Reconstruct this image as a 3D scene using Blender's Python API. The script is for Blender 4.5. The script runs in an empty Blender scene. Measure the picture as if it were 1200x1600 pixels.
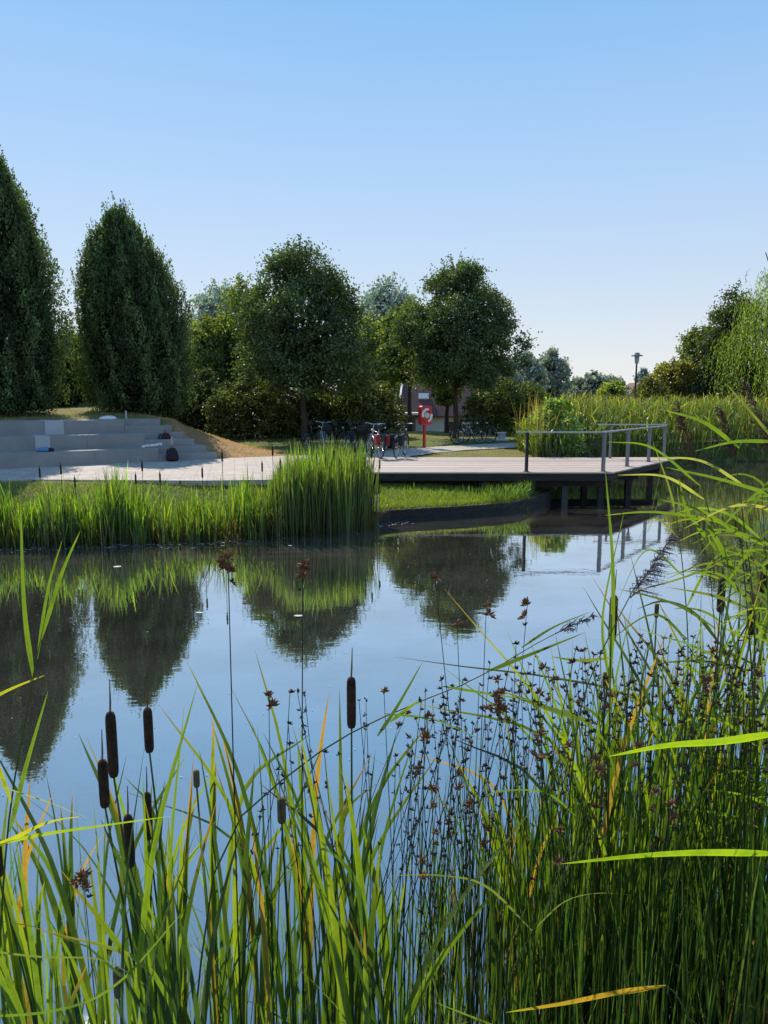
import bpy, math, random
import numpy as np
from mathutils import Vector, Matrix
random.seed(7); RNG = np.random.default_rng(11)
PI = math.pi
S = bpy.context.scene
COL = bpy.data.collections.new("place"); S.collection.children.link(COL)

# ---------------------------------------------------------------- camera
F_PX = 1156.0; PITCH = math.atan(177/F_PX); CAM_Z = 2.57
cam = bpy.data.cameras.new("camera"); cam_o = bpy.data.objects.new("camera", cam); COL.objects.link(cam_o)
cam_o.location = (0, 0, CAM_Z); cam_o.rotation_euler = (PI/2 - PITCH, 0, 0)
cam.sensor_fit = 'VERTICAL'; cam.sensor_height = 36; cam.lens = 36*F_PX/1600
cam.clip_start = 0.05; cam.clip_end = 6000
S.camera = cam_o

def at(u, v, Y):
    """point of the world seen at photo position (u, v) at depth Y"""
    a = (u-600)/F_PX; b = (800-v)/F_PX
    y = math.cos(PITCH) + b*math.sin(PITCH); z = -math.sin(PITCH) + b*math.cos(PITCH)
    t = Y/y
    return Vector((a*t, Y, CAM_Z + z*t))
def X(u, Y): return (u-600)/F_PX*Y/1.009

# ---------------------------------------------------------------- light
SUN_AZ = math.radians(-24); SUN_EL = math.radians(42)     # azimuth measured from +Y towards +X
sd = Vector((math.sin(SUN_AZ)*math.cos(SUN_EL), math.cos(SUN_AZ)*math.cos(SUN_EL), math.sin(SUN_EL)))
sl = bpy.data.lights.new("sun", 'SUN'); sl.energy = 5.0; sl.angle = math.radians(0.5); sl.color = (1, .93, .82)
so = bpy.data.objects.new("sun", sl); COL.objects.link(so)
so.rotation_euler = sd.to_track_quat('Z', 'Y').to_euler()
W = bpy.data.worlds.new("World"); S.world = W; W.use_nodes = True
nt = W.node_tree; nt.nodes.clear()
sky = nt.nodes.new('ShaderNodeTexSky'); sky.sky_type = 'NISHITA'; sky.sun_disc = False
sky.sun_elevation = SUN_EL; sky.sun_rotation = SUN_AZ
sky.altitude = 100; sky.air_density = 1.0; sky.dust_density = 0.25; sky.ozone_density = 1.5
bg = nt.nodes.new('ShaderNodeBackground'); bg.inputs[1].default_value = 0.12
wo = nt.nodes.new('ShaderNodeOutputWorld')
# clear morning sky: the physical sky, graded by height above the horizon into the soft haze of the day
tcw = nt.nodes.new('ShaderNodeTexCoord'); sep = nt.nodes.new('ShaderNodeSeparateXYZ'); nt.links.new(tcw.outputs['Generated'], sep.inputs[0])
rw = nt.nodes.new('ShaderNodeValToRGB'); ew = rw.color_ramp.elements
for i, (p_, c_) in enumerate([(0, (.82, .80, .82)), (.06, (.74, .775, .83)), (.14, (.60, .72, .87)), (.26, (.45, .65, .93)), (.44, (.25, .53, .90)), (.66, (.16, .385, .72)), (1, (.08, .23, .55))]):
    if i > 1: ew.new(.5)
for i, (p_, c_) in enumerate([(0, (.82, .80, .82)), (.06, (.74, .775, .83)), (.14, (.60, .72, .87)), (.26, (.45, .65, .93)), (.44, (.25, .53, .90)), (.66, (.16, .385, .72)), (1, (.08, .23, .55))]):
    ew[i].position = p_; ew[i].color = (*c_, 1)
nt.links.new(sep.outputs[2], rw.inputs[0])
bg2 = nt.nodes.new('ShaderNodeBackground'); bg2.inputs[1].default_value = 1.04; nt.links.new(rw.outputs[0], bg2.inputs[0])
mw = nt.nodes.new('ShaderNodeMixShader'); mw.inputs[0].default_value = .86
nt.links.new(sky.outputs[0], bg.inputs[0]); nt.links.new(bg.outputs[0], mw.inputs[1]); nt.links.new(bg2.outputs[0], mw.inputs[2]); nt.links.new(mw.outputs[0], wo.inputs[0])
S.view_settings.view_transform = 'Standard'; S.view_settings.look = 'None'
S.view_settings.exposure = 0; S.view_settings.gamma = 1
cy = S.cycles
cy.max_bounces = 6; cy.diffuse_bounces = 2; cy.glossy_bounces = 3; cy.transmission_bounces = 4
cy.transparent_max_bounces = 6; cy.caustics_reflective = False; cy.caustics_refractive = False
cy.sample_clamp_indirect = 4.0; cy.use_denoising = True
try: cy.denoiser = 'OPENIMAGEDENOISE'
except Exception: pass

# ---------------------------------------------------------------- materials
def new_mat(name):
    m = bpy.data.materials.new(name); m.use_nodes = True; n = m.node_tree; n.nodes.clear()
    o = n.nodes.new('ShaderNodeOutputMaterial'); return m, n, o
def N(n, t, **k):
    x = n.nodes.new(t)
    for a, b in k.items(): setattr(x, a, b)
    return x
def noise(n, scale, detail=4, rough=.55, vec=None, stretch=None):
    tc = N(n, 'ShaderNodeTexCoord'); x = N(n, 'ShaderNodeTexNoise')
    x.inputs['Scale'].default_value = scale; x.inputs['Detail'].default_value = detail; x.inputs['Roughness'].default_value = rough
    if stretch:
        mp = N(n, 'ShaderNodeMapping'); mp.inputs['Scale'].default_value = stretch
        n.links.new(tc.outputs['Object'], mp.inputs[0]); n.links.new(mp.outputs[0], x.inputs['Vector'])
    else: n.links.new(tc.outputs['Object'], x.inputs['Vector'])
    return x
def ramp(n, src, stops):
    r = N(n, 'ShaderNodeValToRGB'); e = r.color_ramp.elements
    while len(e) < len(stops): e.new(.5)
    for i, (p, c) in enumerate(stops):
        e[i].position = p; e[i].color = (*c, 1) if len(c) == 3 else c
    n.links.new(src, r.inputs[0]); return r
def leaf_mat(name, transl=.45, tw=(1.5, 1.5, .6), gloss=.06, rough=.4, gain=1.0, vein=False):
    """foliage: colour comes from the mesh's own 'col' attribute, light passes through the leaf"""
    m, n, o = new_mat(name)
    at_ = N(n, 'ShaderNodeAttribute'); at_.attribute_name = 'col'
    g = N(n, 'ShaderNodeMix', data_type='RGBA', blend_type='MULTIPLY'); g.inputs[0].default_value = 1
    n.links.new(at_.outputs['Color'], g.inputs[6]); g.inputs[7].default_value = (gain, gain, gain, 1)
    gout = g.outputs[2]
    if vein:
        x1 = noise(n, 9, 5, .7); r1 = ramp(n, x1.outputs[0], [(.28, (.55, .60, .6)), (.5, (1, 1, 1)), (.72, (1.35, 1.12, .8))])
        x2 = noise(n, 420, 1, .5, stretch=(1, 1, .02)); r2 = ramp(n, x2.outputs[0], [(.35, (.72,)*3), (.65, (1.22,)*3)])
        a1 = N(n, 'ShaderNodeMix', data_type='RGBA', blend_type='MULTIPLY'); a1.inputs[0].default_value = 1
        a2 = N(n, 'ShaderNodeMix', data_type='RGBA', blend_type='MULTIPLY'); a2.inputs[0].default_value = 1
        n.links.new(g.outputs[2], a1.inputs[6]); n.links.new(r1.outputs[0], a1.inputs[7]); gout = a1.outputs[2]
    d = N(n, 'ShaderNodeBsdfDiffuse'); n.links.new(gout, d.inputs[0])
    t = N(n, 'ShaderNodeBsdfTranslucent')
    mx = N(n, 'ShaderNodeMix', data_type='RGBA', blend_type='MULTIPLY'); mx.inputs[0].default_value = 1
    n.links.new(gout, mx.inputs[6]); mx.inputs[7].default_value = (*tw, 1)
    n.links.new(mx.outputs[2], t.inputs[0])
    s = N(n, 'ShaderNodeMixShader'); s.inputs[0].default_value = transl
    n.links.new(d.outputs[0], s.inputs[1]); n.links.new(t.outputs[0], s.inputs[2])
    gl = N(n, 'ShaderNodeBsdfGlossy'); gl.inputs['Roughness'].default_value = rough
    s2 = N(n, 'ShaderNodeMixShader'); s2.inputs[0].default_value = gloss
    n.links.new(s.outputs[0], s2.inputs[1]); n.links.new(gl.outputs[0], s2.inputs[2]); n.links.new(s2.outputs[0], o.inputs[0])
    return m
def solid(name, c, rough=.6, metal=0, var=.25, scale=8, bump=.0, stretch=None, c2=None):
    m, n, o = new_mat(name)
    p = N(n, 'ShaderNodeBsdfPrincipled'); p.inputs['Roughness'].default_value = rough; p.inputs['Metallic'].default_value = metal
    x = noise(n, scale, 5, .6, stretch=stretch)
    lo = c2 if c2 else tuple(v*(1-var) for v in c); hi = tuple(min(1, v*(1+var)) for v in c)
    r = ramp(n, x.outputs[0], [(.3, lo), (.7, hi)]); n.links.new(r.outputs[0], p.inputs[0])
    if bump:
        b = N(n, 'ShaderNodeBump'); b.inputs['Strength'].default_value = bump; b.inputs['Distance'].default_value = .02
        x2 = noise(n, scale*4, 6, .7, stretch=stretch)
        n.links.new(x2.outputs[0], b.inputs['Height']); n.links.new(b.outputs[0], p.inputs['Normal'])
    n.links.new(p.outputs[0], o.inputs[0]); return m
M = {}
M['leaf'] = leaf_mat('broad_leaf', .35, (1.5, 1.6, .5), .05, .45)
M['leaf_lit'] = leaf_mat('leaf_sunlit_tint', .58, (1.9, 1.9, .5), .05, .4)  # brighter copy of the broad leaf, sunlit look built into its tint
M['leaf_dark'] = leaf_mat('hornbeam_leaf', .32, (1.4, 1.5, .6), .015, .5)
M['far_haze_leaf'] = leaf_mat('haze_tinted_leaf', .35, (1.2, 1.25, .8), .0)  # for far crowns whose pale colours carry the haze
M['blade'] = leaf_mat('reed_blade', .5, (1.7, 1.7, .45), .05, .4)
M['fore'] = leaf_mat('near_blade', .55, (2.0, 1.9, .4), .05, .38, vein=True, gain=1.22)
M['stem'] = leaf_mat('rush_stem_green', .4, (1.3, 1.4, .5), .03, .35)
M['bark'] = solid('bark', (.07, .05, .04), .9, var=.5, scale=6, bump=.8, stretch=(3, 3, .6))
M['concrete'] = solid('step_concrete', (.28, .275, .27), .85, var=.14, scale=1.6, bump=.25)
M['concrete_pale'] = solid('pale_concrete', (.46, .47, .48), .85, var=.06, scale=2, bump=.15)  # paler tone for two of the blocks
M['timber_dark'] = solid('dark_timber', (.035, .028, .024), .85, var=.5, scale=3, bump=.5, stretch=(1, 1, 6))
M['timber_edge'] = solid('edging_timber', (.035, .03, .028), .9, var=.5, scale=3, bump=.5, stretch=(1, 1, 4))
M['post_grey'] = solid('weathered_post', (.20, .20, .21), .6, .3, var=.2, scale=5, stretch=(4, 4, .5))
M['post_mid_grey'] = solid('mid_grey_post', (.08, .08, .08), .8, var=.4, scale=4)  # greyer tone used on one support post
M['steel'] = solid('rail_steel', (.42, .43, .45), .35, .8, var=.1, scale=6)
M['black'] = solid('black_rubber', (.012, .012, .013), .6, var=.3)
M['blackcloth'] = solid('black_cloth', (.02, .02, .024), .9, var=.4, bump=.3)
M['maroon'] = solid('maroon_cloth', (.05, .012, .018), .9, var=.4, bump=.3)
M['redcloth'] = solid('red_cloth', (.20, .018, .02), .8, var=.2)
M['chrome'] = solid('bike_metal', (.6, .6, .62), .25, .95, var=.1)
M['frame_dark'] = solid('frame_dark', (.03, .035, .05), .3, .2, var=.1)
M['frame_red'] = solid('frame_red', (.35, .02, .02), .3, .1, var=.1)
M['frame_silver'] = solid('frame_silver', (.45, .46, .48), .3, .6, var=.1)
M['red'] = solid('signal_red', (.62, .035, .03), .4, var=.08, scale=3)
M['white'] = solid('white_paint', (.78, .78, .76), .5, var=.04, scale=4)
M['cream'] = solid('ring_cream', (.62, .55, .42), .6, var=.1)
M['house_wall'] = solid('house_render', (.74, .82, .92), .9, var=.05, scale=1)
M['annex'] = solid('annex_wall', (.12, .12, .13), .9, var=.2, scale=1)
M['roof'] = solid('roof_tile', (.17, .075, .07), .85, var=.25, scale=3, bump=.6, stretch=(1, 6, 6))
M['glass'] = solid('window_glass', (.03, .04, .05), .1, var=.1)
M['lamp_glass'] = solid('lamp_glass', (.5, .52, .52), .15, var=.05)
M['lamp_metal'] = solid('lamp_metal', (.04, .042, .045), .5, .4, var=.15)
M['head'] = solid('cattail_head', (.062, .026, .012), .95, var=.65, scale=28, bump=.9)
M['bud'] = solid('young_cattail', (.13, .10, .05), .9, var=.3, scale=40, bump=.3)
M['spikelet'] = solid('rush_spikelet', (.065, .026, .012), .85, var=.6, scale=50)
M['spikelet_tan'] = solid('rush_spikelet_tan', (.20, .09, .035), .85, var=.5, scale=50)
M['plume'] = leaf_mat('reed_plume', .35, (1.2, 1.1, 1.0), .03, .5)
M['blue'] = solid('blue_cloth', (.10, .24, .42), .9, var=.15)
M['bottle'] = solid('pink_bottle', (.55, .42, .38), .4, var=.1)
M['stone'] = solid('pale_stone', (.55, .54, .52), .8, var=.1, bump=.2)

# ---------------------------------------------------------------- mesh helpers
class MB:
    def __init__(s): s.v = []; s.f = []; s.mi = []; s.c = []
    def add(s, v, f, mi=0, c=None):
        b = len(s.v); v = [tuple(p) for p in v]; s.v += v; s.f += [tuple(i+b for i in q) for q in f]; s.mi += [mi]*len(f)
        s.c += [c if c else (1, 1, 1)]*len(v)
    def box(s, c, d, rz=0, mi=0, rot=None):
        x, y, z = d[0]/2, d[1]/2, d[2]/2
        vs = [Vector(q) for q in [(-x,-y,-z),(x,-y,-z),(x,y,-z),(-x,y,-z),(-x,-y,z),(x,-y,z),(x,y,z),(-x,y,z)]]
        R = rot if rot is not None else Matrix.Rotation(rz, 3, 'Z')
        vs = [R @ q + Vector(c) for q in vs]
        s.add(vs, [(3,2,1,0),(4,5,6,7),(0,1,5,4),(1,2,6,5),(2,3,7,6),(3,0,4,7)], mi)
    def tube(s, pts, radii, sides=6, mi=0, cap=True, cols=None):
        pts = [Vector(p) for p in pts]; n = len(pts)
        if not hasattr(radii, '__len__'): radii = [radii]*n
        ref = Vector((0, 0, 1)); b = len(s.v); prev = None
        for i, p in enumerate(pts):
            d = (pts[min(i+1, n-1)] - pts[max(i-1, 0)])
            d = d.normalized() if d.length > 1e-9 else Vector((0, 0, 1))
            if prev is None:
                a = d.cross(Vector((0, 0, 1)) if abs(d.z) < .9 else Vector((1, 0, 0))).normalized()
            else:
                a = (prev - d*prev.dot(d)); a = a.normalized() if a.length > 1e-6 else d.orthogonal().normalized()
            prev = a; e = d.cross(a)
            for k in range(sides):
                t = 2*PI*k/sides
                s.v.append(tuple(p + (a*math.cos(t) + e*math.sin(t))*radii[i])); s.c.append(cols[i] if cols else (1, 1, 1))
        for i in range(n-1):
            for k in range(sides):
                k2 = (k+1) % sides
                s.f.append((b+i*sides+k, b+i*sides+k2, b+(i+1)*sides+k2, b+(i+1)*sides+k)); s.mi.append(mi)
        if cap:
            s.f.append(tuple(b+k for k in reversed(range(sides)))); s.mi.append(mi)
            s.f.append(tuple(b+(n-1)*sides+k for k in range(sides))); s.mi.append(mi)
    def ring(s, c, R, r, axis='Y', seg=28, sides=6, mi=0):
        b = len(s.v)
        for i in range(seg):
            t = 2*PI*i/seg
            for k in range(sides):
                q = 2*PI*k/sides; rr = R + r*math.cos(q); h = r*math.sin(q)
                p = (rr*math.cos(t), h, rr*math.sin(t)) if axis == 'Y' else (rr*math.cos(t), rr*math.sin(t), h)
                s.v.append((p[0]+c[0], p[1]+c[1], p[2]+c[2])); s.c.append((1, 1, 1))
        for i in range(seg):
            for k in range(sides):
                i2 = (i+1) % seg; k2 = (k+1) % sides
                s.f.append((b+i*sides+k, b+i2*sides+k, b+i2*sides+k2, b+i*sides+k2)); s.mi.append(mi)
    def build(s, name, mats, parent=None, smooth=False, loc=None, rz=0):
        me = bpy.data.meshes.new(name); me.from_pydata(s.v, [], s.f); me.validate()
        if not isinstance(mats, (list, tuple)): mats = [mats]
        for m in mats: me.materials.append(m)
        if len(mats) > 1: me.polygons.foreach_set('material_index', s.mi)
        if smooth: me.polygons.foreach_set('use_smooth', [True]*len(me.polygons))
        if any(c != (1, 1, 1) for c in s.c[:50]):
            a = me.attributes.new('col', 'FLOAT_COLOR', 'POINT')
            a.data.foreach_set('color', np.array([(*c, 1) for c in s.c], 'f').ravel())
        o = bpy.data.objects.new(name, me); COL.objects.link(o)
        if parent: o.parent = parent
        if loc is not None: o.location = loc
        o.rotation_euler.z = rz
        return o
def quads(name, v, col, mat, per=4, faces=None, parent=None):
    """fast mesh: v (n,3); faces (m,4) or one quad per four vertices"""
    v = np.ascontiguousarray(v.reshape(-1, 3), dtype='f')
    if faces is None: faces = np.arange(len(v)).reshape(-1, 4)
    m = len(faces); me = bpy.data.meshes.new(name)
    me.vertices.add(len(v)); me.vertices.foreach_set('co', v.ravel())
    me.loops.add(m*4); me.loops.foreach_set('vertex_index', faces.ravel().astype('i'))
    me.polygons.add(m); me.polygons.foreach_set('loop_start', np.arange(0, m*4, 4, dtype='i'))
    me.update(calc_edges=True)
    a = me.attributes.new('col', 'FLOAT_COLOR', 'POINT')
    c = np.ones((len(v), 4), 'f'); c[:, :3] = col.reshape(-1, 3); a.data.foreach_set('color', c.ravel())
    me.materials.append(mat)
    o = bpy.data.objects.new(name, me); COL.objects.link(o)
    if parent: o.parent = parent
    return o
def tag(o, label=None, cat=None, group=None, kind=None):
    if label: o['label'] = label
    if cat: o['category'] = cat
    if group: o['group'] = group
    if kind: o['kind'] = kind
    return o
def empty(name, loc, rz=0, label=None, cat=None, group=None):
    o = bpy.data.objects.new(name, None); COL.objects.link(o); o.location = loc; o.rotation_euler.z = rz
    o.empty_display_size = .1
    return tag(o, label, cat, group)
def copy_tree(o, parent=None):
    c = o.copy(); COL.objects.link(c); c.parent = parent
    for ch in list(o.children): copy_tree(ch, c)
    return c
def sm(t): t = np.clip(t, 0, 1); return t*t*(3-2*t)
def unit(a): return a/np.maximum(np.linalg.norm(a, axis=-1, keepdims=True), 1e-9)
def leaves(c, ax, L, Wd, col, jitter=.0):
    """diamond leaves: centre c (n,3), axis ax (n,3)"""
    n = len(c); ax = unit(ax + RNG.normal(0, .001, (n, 3)))
    b = unit(np.cross(ax, RNG.normal(0, 1, (n, 3))))
    L = np.broadcast_to(L, n)[:, None]; Wd = np.broadcast_to(Wd, n)[:, None]
    v = np.stack([c-ax*L/2, c+b*Wd/2-ax*L*.05, c+ax*L/2, c-b*Wd/2-ax*L*.05], 1)
    cc = np.repeat(col[:, None, :], 4, 1)
    return v, cc
def ribbons(base, h, w, lean_az, lean, droop, face_az, seg, cb, ct, power=1.8, wtip=.9):
    n = len(base); s = np.linspace(0, 1, seg+1)[None, :]
    off = (lean*h)[:, None]*s**power
    x = base[:, 0:1] + np.cos(lean_az)[:, None]*off; y = base[:, 1:2] + np.sin(lean_az)[:, None]*off
    z = base[:, 2:3] + h[:, None]*(s - droop[:, None]*s**3)
    wd = w[:, None]*np.minimum(1, .6+s*1.5)*np.sqrt(np.clip(1-s**2.2, 0, 1))*.5 + 4e-4
    fx = np.cos(face_az)[:, None]*wd; fy = np.sin(face_az)[:, None]*wd
    v = np.stack([np.stack([x-fx, y-fy, z], -1), np.stack([x+fx, y+fy, z], -1)], 2)   # n,seg+1,2,3
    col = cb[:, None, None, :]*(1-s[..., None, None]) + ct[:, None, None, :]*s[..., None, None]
    col = np.broadcast_to(col, v.shape)
    i = np.arange(n)[:, None]*(2*(seg+1)) + np.arange(seg)[None, :]*2
    f = np.stack([i, i+1, i+3, i+2], -1).reshape(-1, 4)
    return v.reshape(-1, 3), col.reshape(-1, 3), f
def join_rib(parts):
    vs, cs, fs = [], [], []; b = 0
    for v, c, f in parts: vs.append(v); cs.append(c); fs.append(f+b); b += len(v)
    return np.concatenate(vs), np.concatenate(cs), np.concatenate(fs)
def var(n, c, s=.25, hue=.08):
    c = np.array(c); k = np.exp(RNG.normal(0, s, (n, 1)))
    return np.clip(c[None, :]*k*(1+RNG.normal(0, hue, (n, 3))), 0.002, .9)

# ---------------------------------------------------------------- terrain
FS = np.array([(-60, 9), (-20, 11.2), (-6.6, 12.9), (-3, 13.5), (-.5, 14.8), (.1, 15.55), (.7, 15.8), (1.4, 16.05), (2.1, 16.35), (2.8, 16.75), (3.4, 17.4), (3.7, 18.2), (4.2, 19.2), (5.2, 22), (6.5, 25), (9, 28), (14, 30.3), (40, 31), (90, 31)])
def yF(x): return np.interp(x, FS[:, 0], FS[:, 1])
def yN(x): return 1.15 + 1.9*sm((x-.2)/1.3)
G = .75
SA = np.array((-9.9, 18.9)); SE = np.array((.829, .559)); SN = np.array((-.559, .829))
def st(x, y): return (x-SA[0])*SE[0]+(y-SA[1])*SE[1], (x-SA[0])*SN[0]+(y-SA[1])*SN[1]
def H(x, y):
    x = np.asarray(x, float); y = np.asarray(y, float)
    d = np.minimum(np.minimum(y-yN(x), yF(x)-y), np.minimum(x+33, 44-x))
    near = y < (yN(x)+yF(x))/2
    hs = np.where((x > -.1) & (x < 3.9) & ~near, .27, 0.0)
    Lw = np.where(near, 1.6, np.interp(x, [-1, 0, 4, 5, 8], [3.6, 6, 6, 2.5, 1.5]))
    top = np.where(near, .9, G)
    land = hs + (top-hs)*sm(-d/Lw)
    h = np.where(d > 0, np.where(hs > 0, hs, 0) * (d < .05) - .6*sm(d/1.5) - .02, land)
    s, t = st(x, y)
    m = sm((t-.2)/(2.4+2.8*sm((s-5.2)/1.5)))*(1-sm((s-5.0)/4.6))
    hill = 1.15*m + .045*np.clip(t-2.4, 0, 12)*m
    h = h + np.where(~near & (y > 17), hill, 0)
    h = h - 1.5*sm((y-42)/5)*sm((x+4)/4)*(1-sm((x-12)/4))*(1-sm((y-70)/20))
    h = h + .02*np.sin(x*1.7+y*.9)*np.cos(y*1.3-x*.4)*(d < -.5)
    return h
def Hs(x, y): return float(H(np.array([x]), np.array([y]))[0])
def axis(lo, hi, step, far, growth=1.22):
    a = list(np.arange(lo, hi+1e-6, step)); s = step
    while a[-1] < far: s *= growth; a.append(a[-1]+s)
    s = step
    b = [lo]
    while b[-1] > -far: s *= growth; b.append(b[-1]-s)
    return np.array(sorted(set(b[1:]+a)))
gx = axis(-18, 20, .22, 3000); gy = axis(-1, 47, .22, 3000)
XX, YY = np.meshgrid(gx, gy); ZZ = H(XX, YY)
nx, ny = len(gx), len(gy)
ii = (np.arange(ny-1)[:, None]*nx + np.arange(nx-1)[None, :])
fc = np.stack([ii, ii+1, ii+nx+1, ii+nx], -1).reshape(-1, 4)
gcol = np.zeros((ny, nx, 3)); gcol[:] = (.13, .17, .035)
s_, t_ = st(XX, YY)
def mixc(mask, c):
    global gcol
    gcol = gcol*(1-mask[..., None]) + np.array(c)*mask[..., None]
mixc(sm((YY-22.5)/1.5)*(1-sm((YY-29)/3))*sm((XX+1)/1)*.65, (.30, .25, .075))       # dry lawn by the deck
mixc(sm((YY-31)/3)*.7, (.29, .24, .08))
mixc(sm((YY-27.5)/1)*(1-sm((YY-33)/2))*sm((XX+1.5)/2)*.8, (.11, .17, .035))
mixc(sm((s_-4.9)/.6)*(1-sm((s_-8.2)/1.6))*sm((t_+.1)/.6)*(1-sm((t_-5)/2)), (.44, .26, .125))  # dry mound
mixc(sm((t_-2.2)/.4)*(1-sm((s_-4)/1))*.7, (.30, .25, .09))
mixc(((YY < yF(XX)+.15) & (YY > yN(XX)-.3)).astype(float), (.05, .045, .03))
mixc((YY < yN(XX)+.4).astype(float)*.7, (.09, .075, .04))
mixc(sm((YY-14.8)/1)*(1-sm((YY-17.5)/1))*(1-sm((XX+6.2)/1.0))*.55, (.34, .26, .10))
m, n, o = new_mat('ground_grass')
a_ = N(n, 'ShaderNodeAttribute'); a_.attribute_name = 'col'
x1 = noise(n, 1.3, 6, .65); x2 = noise(n, 24, 5, .75)
r1 = ramp(n, x1.outputs[0], [(.3, (.55, .6, .55)), (.55, (1, 1, 1)), (.75, (1.35, 1.15, .95))])
r2 = ramp(n, x2.outputs[0], [(.3, (.4, .42, .4)), (.6, (1.25, 1.2, 1.1))])
mm = N(n, 'ShaderNodeMix', data_type='RGBA', blend_type='MULTIPLY'); mm.inputs[0].default_value = 1
m2 = N(n, 'ShaderNodeMix', data_type='RGBA', blend_type='MULTIPLY'); m2.inputs[0].default_value = .85
n.links.new(a_.outputs['Color'], mm.inputs[6]); n.links.new(r1.outputs[0], mm.inputs[7])
n.links.new(mm.outputs[2], m2.inputs[6]); n.links.new(r2.outputs[0], m2.inputs[7])
p = N(n, 'ShaderNodeBsdfPrincipled'); p.inputs['Roughness'].default_value = .95
n.links.new(m2.outputs[2], p.inputs[0])
bp = N(n, 'ShaderNodeBump'); bp.inputs['Strength'].default_value = .8; bp.inputs['Distance'].default_value = .06
n.links.new(x2.outputs[0], bp.inputs['Height']); n.links.new(bp.outputs[0], p.inputs['Normal']); n.links.new(p.outputs[0], o.inputs[0])
M['ground'] = m
g = quads('ground', np.stack([XX, YY, ZZ], -1), gcol, M['ground'], faces=fc); tag(g, kind='structure')
g.data.polygons.foreach_set('use_smooth', [True]*len(g.data.polygons))

# ---------------------------------------------------------------- water
m, n, o = new_mat('pond_water')
lw = N(n, 'ShaderNodeLayerWeight'); lw.inputs['Blend'].default_value = .5
mr = N(n, 'ShaderNodeMapRange'); mr.inputs[1].default_value = .28; mr.inputs[2].default_value = .85; mr.inputs[3].default_value = .52; mr.inputs[4].default_value = .97
n.links.new(lw.outputs['Facing'], mr.inputs[0])
gl = N(n, 'ShaderNodeBsdfGlossy'); gl.inputs['Roughness'].default_value = .012; gl.inputs['Color'].default_value = (1, .985, .95, 1)
wv = noise(n, 2.2, 3, .5, stretch=(1, 2.2, 1)); wv2 = noise(n, 11, 2, .5, stretch=(1, 1.6, 1))
ad = N(n, 'ShaderNodeMath', operation='MULTIPLY_ADD'); ad.inputs[1].default_value = .12
n.links.new(wv2.outputs[0], ad.inputs[0]); n.links.new(wv.outputs[0], ad.inputs[2])
bm_ = N(n, 'ShaderNodeBump'); bm_.inputs['Strength'].default_value = .022; bm_.inputs['Distance'].default_value = .05
n.links.new(ad.outputs[0], bm_.inputs['Height']); n.links.new(bm_.outputs[0], gl.inputs['Normal'])
df = N(n, 'ShaderNodeBsdfDiffuse'); df.inputs[0].default_value = (.035, .038, .034, 1)
film = N(n, 'ShaderNodeBsdfDiffuse')
sp = noise(n, 55, 3, .8); spr = ramp(n, sp.outputs[0], [(.42, (.05, .045, .035)), (.70, (.24, .21, .17))]); n.links.new(spr.outputs[0], film.inputs[0])
big = noise(n, .55, 4, .6); bigr = ramp(n, big.outputs[0], [(.35, (.03,)*3), (.65, (.20,)*3)])
mix1 = N(n, 'ShaderNodeMixShader'); n.links.new(mr.outputs[0], mix1.inputs[0]); n.links.new(df.outputs[0], mix1.inputs[1]); n.links.new(gl.outputs[0], mix1.inputs[2])
# floating dust film: fine specks, denser in drifts
vo = N(n, 'ShaderNodeTexVoronoi'); vo.inputs['Scale'].default_value = 16; tc = N(n, 'ShaderNodeTexCoord'); n.links.new(tc.outputs['Object'], vo.inputs['Vector'])
vr = ramp(n, vo.outputs['Distance'], [(.03, (1,)*3), (.055, (0,)*3)])
mx_ = N(n, 'ShaderNodeMath', operation='MAXIMUM')
vs = N(n, 'ShaderNodeMath', operation='MULTIPLY'); 
n.links.new(vr.outputs[0], vs.inputs[0]); n.links.new(bigr.outputs[0], vs.inputs[1])
v4 = N(n, 'ShaderNodeMath', operation='MULTIPLY'); v4.inputs[1].default_value = 3.5; n.links.new(vs.outputs[0], v4.inputs[0])
n.links.new(v4.outputs[0], mx_.inputs[0]); n.links.new(bigr.outputs[0], mx_.inputs[1])
# brownish scum drifted against the far bank
sx_ = N(n, 'ShaderNodeSeparateXYZ'); n.links.new(tc.outputs['Object'], sx_.inputs[0])
my = N(n, 'ShaderNodeMapRange'); my.inputs[1].default_value = 11.2; my.inputs[2].default_value = 13.2; n.links.new(sx_.outputs[1], my.inputs[0])
mxx = N(n, 'ShaderNodeMapRange'); mxx.inputs[1].default_value = 1.0; mxx.inputs[2].default_value = -2.0; n.links.new(sx_.outputs[0], mxx.inputs[0])
sc_ = noise(n, 1.1, 5, .7, stretch=(.5, 2.5, 1)); scr = ramp(n, sc_.outputs[0], [(.42, (0,)*3), (.62, (.5,)*3)])
q1 = N(n, 'ShaderNodeMath', operation='MULTIPLY'); n.links.new(my.outputs[0], q1.inputs[0]); n.links.new(mxx.outputs[0], q1.inputs[1])
q2 = N(n, 'ShaderNodeMath', operation='MULTIPLY_ADD'); n.links.new(q1.outputs[0], q2.inputs[0]); n.links.new(scr.outputs[0], q2.inputs[1]); n.links.new(mx_.outputs[0], q2.inputs[2])
mix2 = N(n, 'ShaderNodeMixShader'); n.links.new(q2.outputs[0], mix2.inputs[0]); n.links.new(mix1.outputs[0], mix2.inputs[1]); n.links.new(film.outputs[0], mix2.inputs[2])
n.links.new(mix2.outputs[0], o.inputs[0]); M['water'] = m
mb = MB(); mb.add([(-34, -4, 0), (46, -4, 0), (46, 32.5, 0), (-34, 32.5, 0)], [(0, 1, 2, 3)])
tag(mb.build('pond_water', M['water']), kind='structure')

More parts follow.
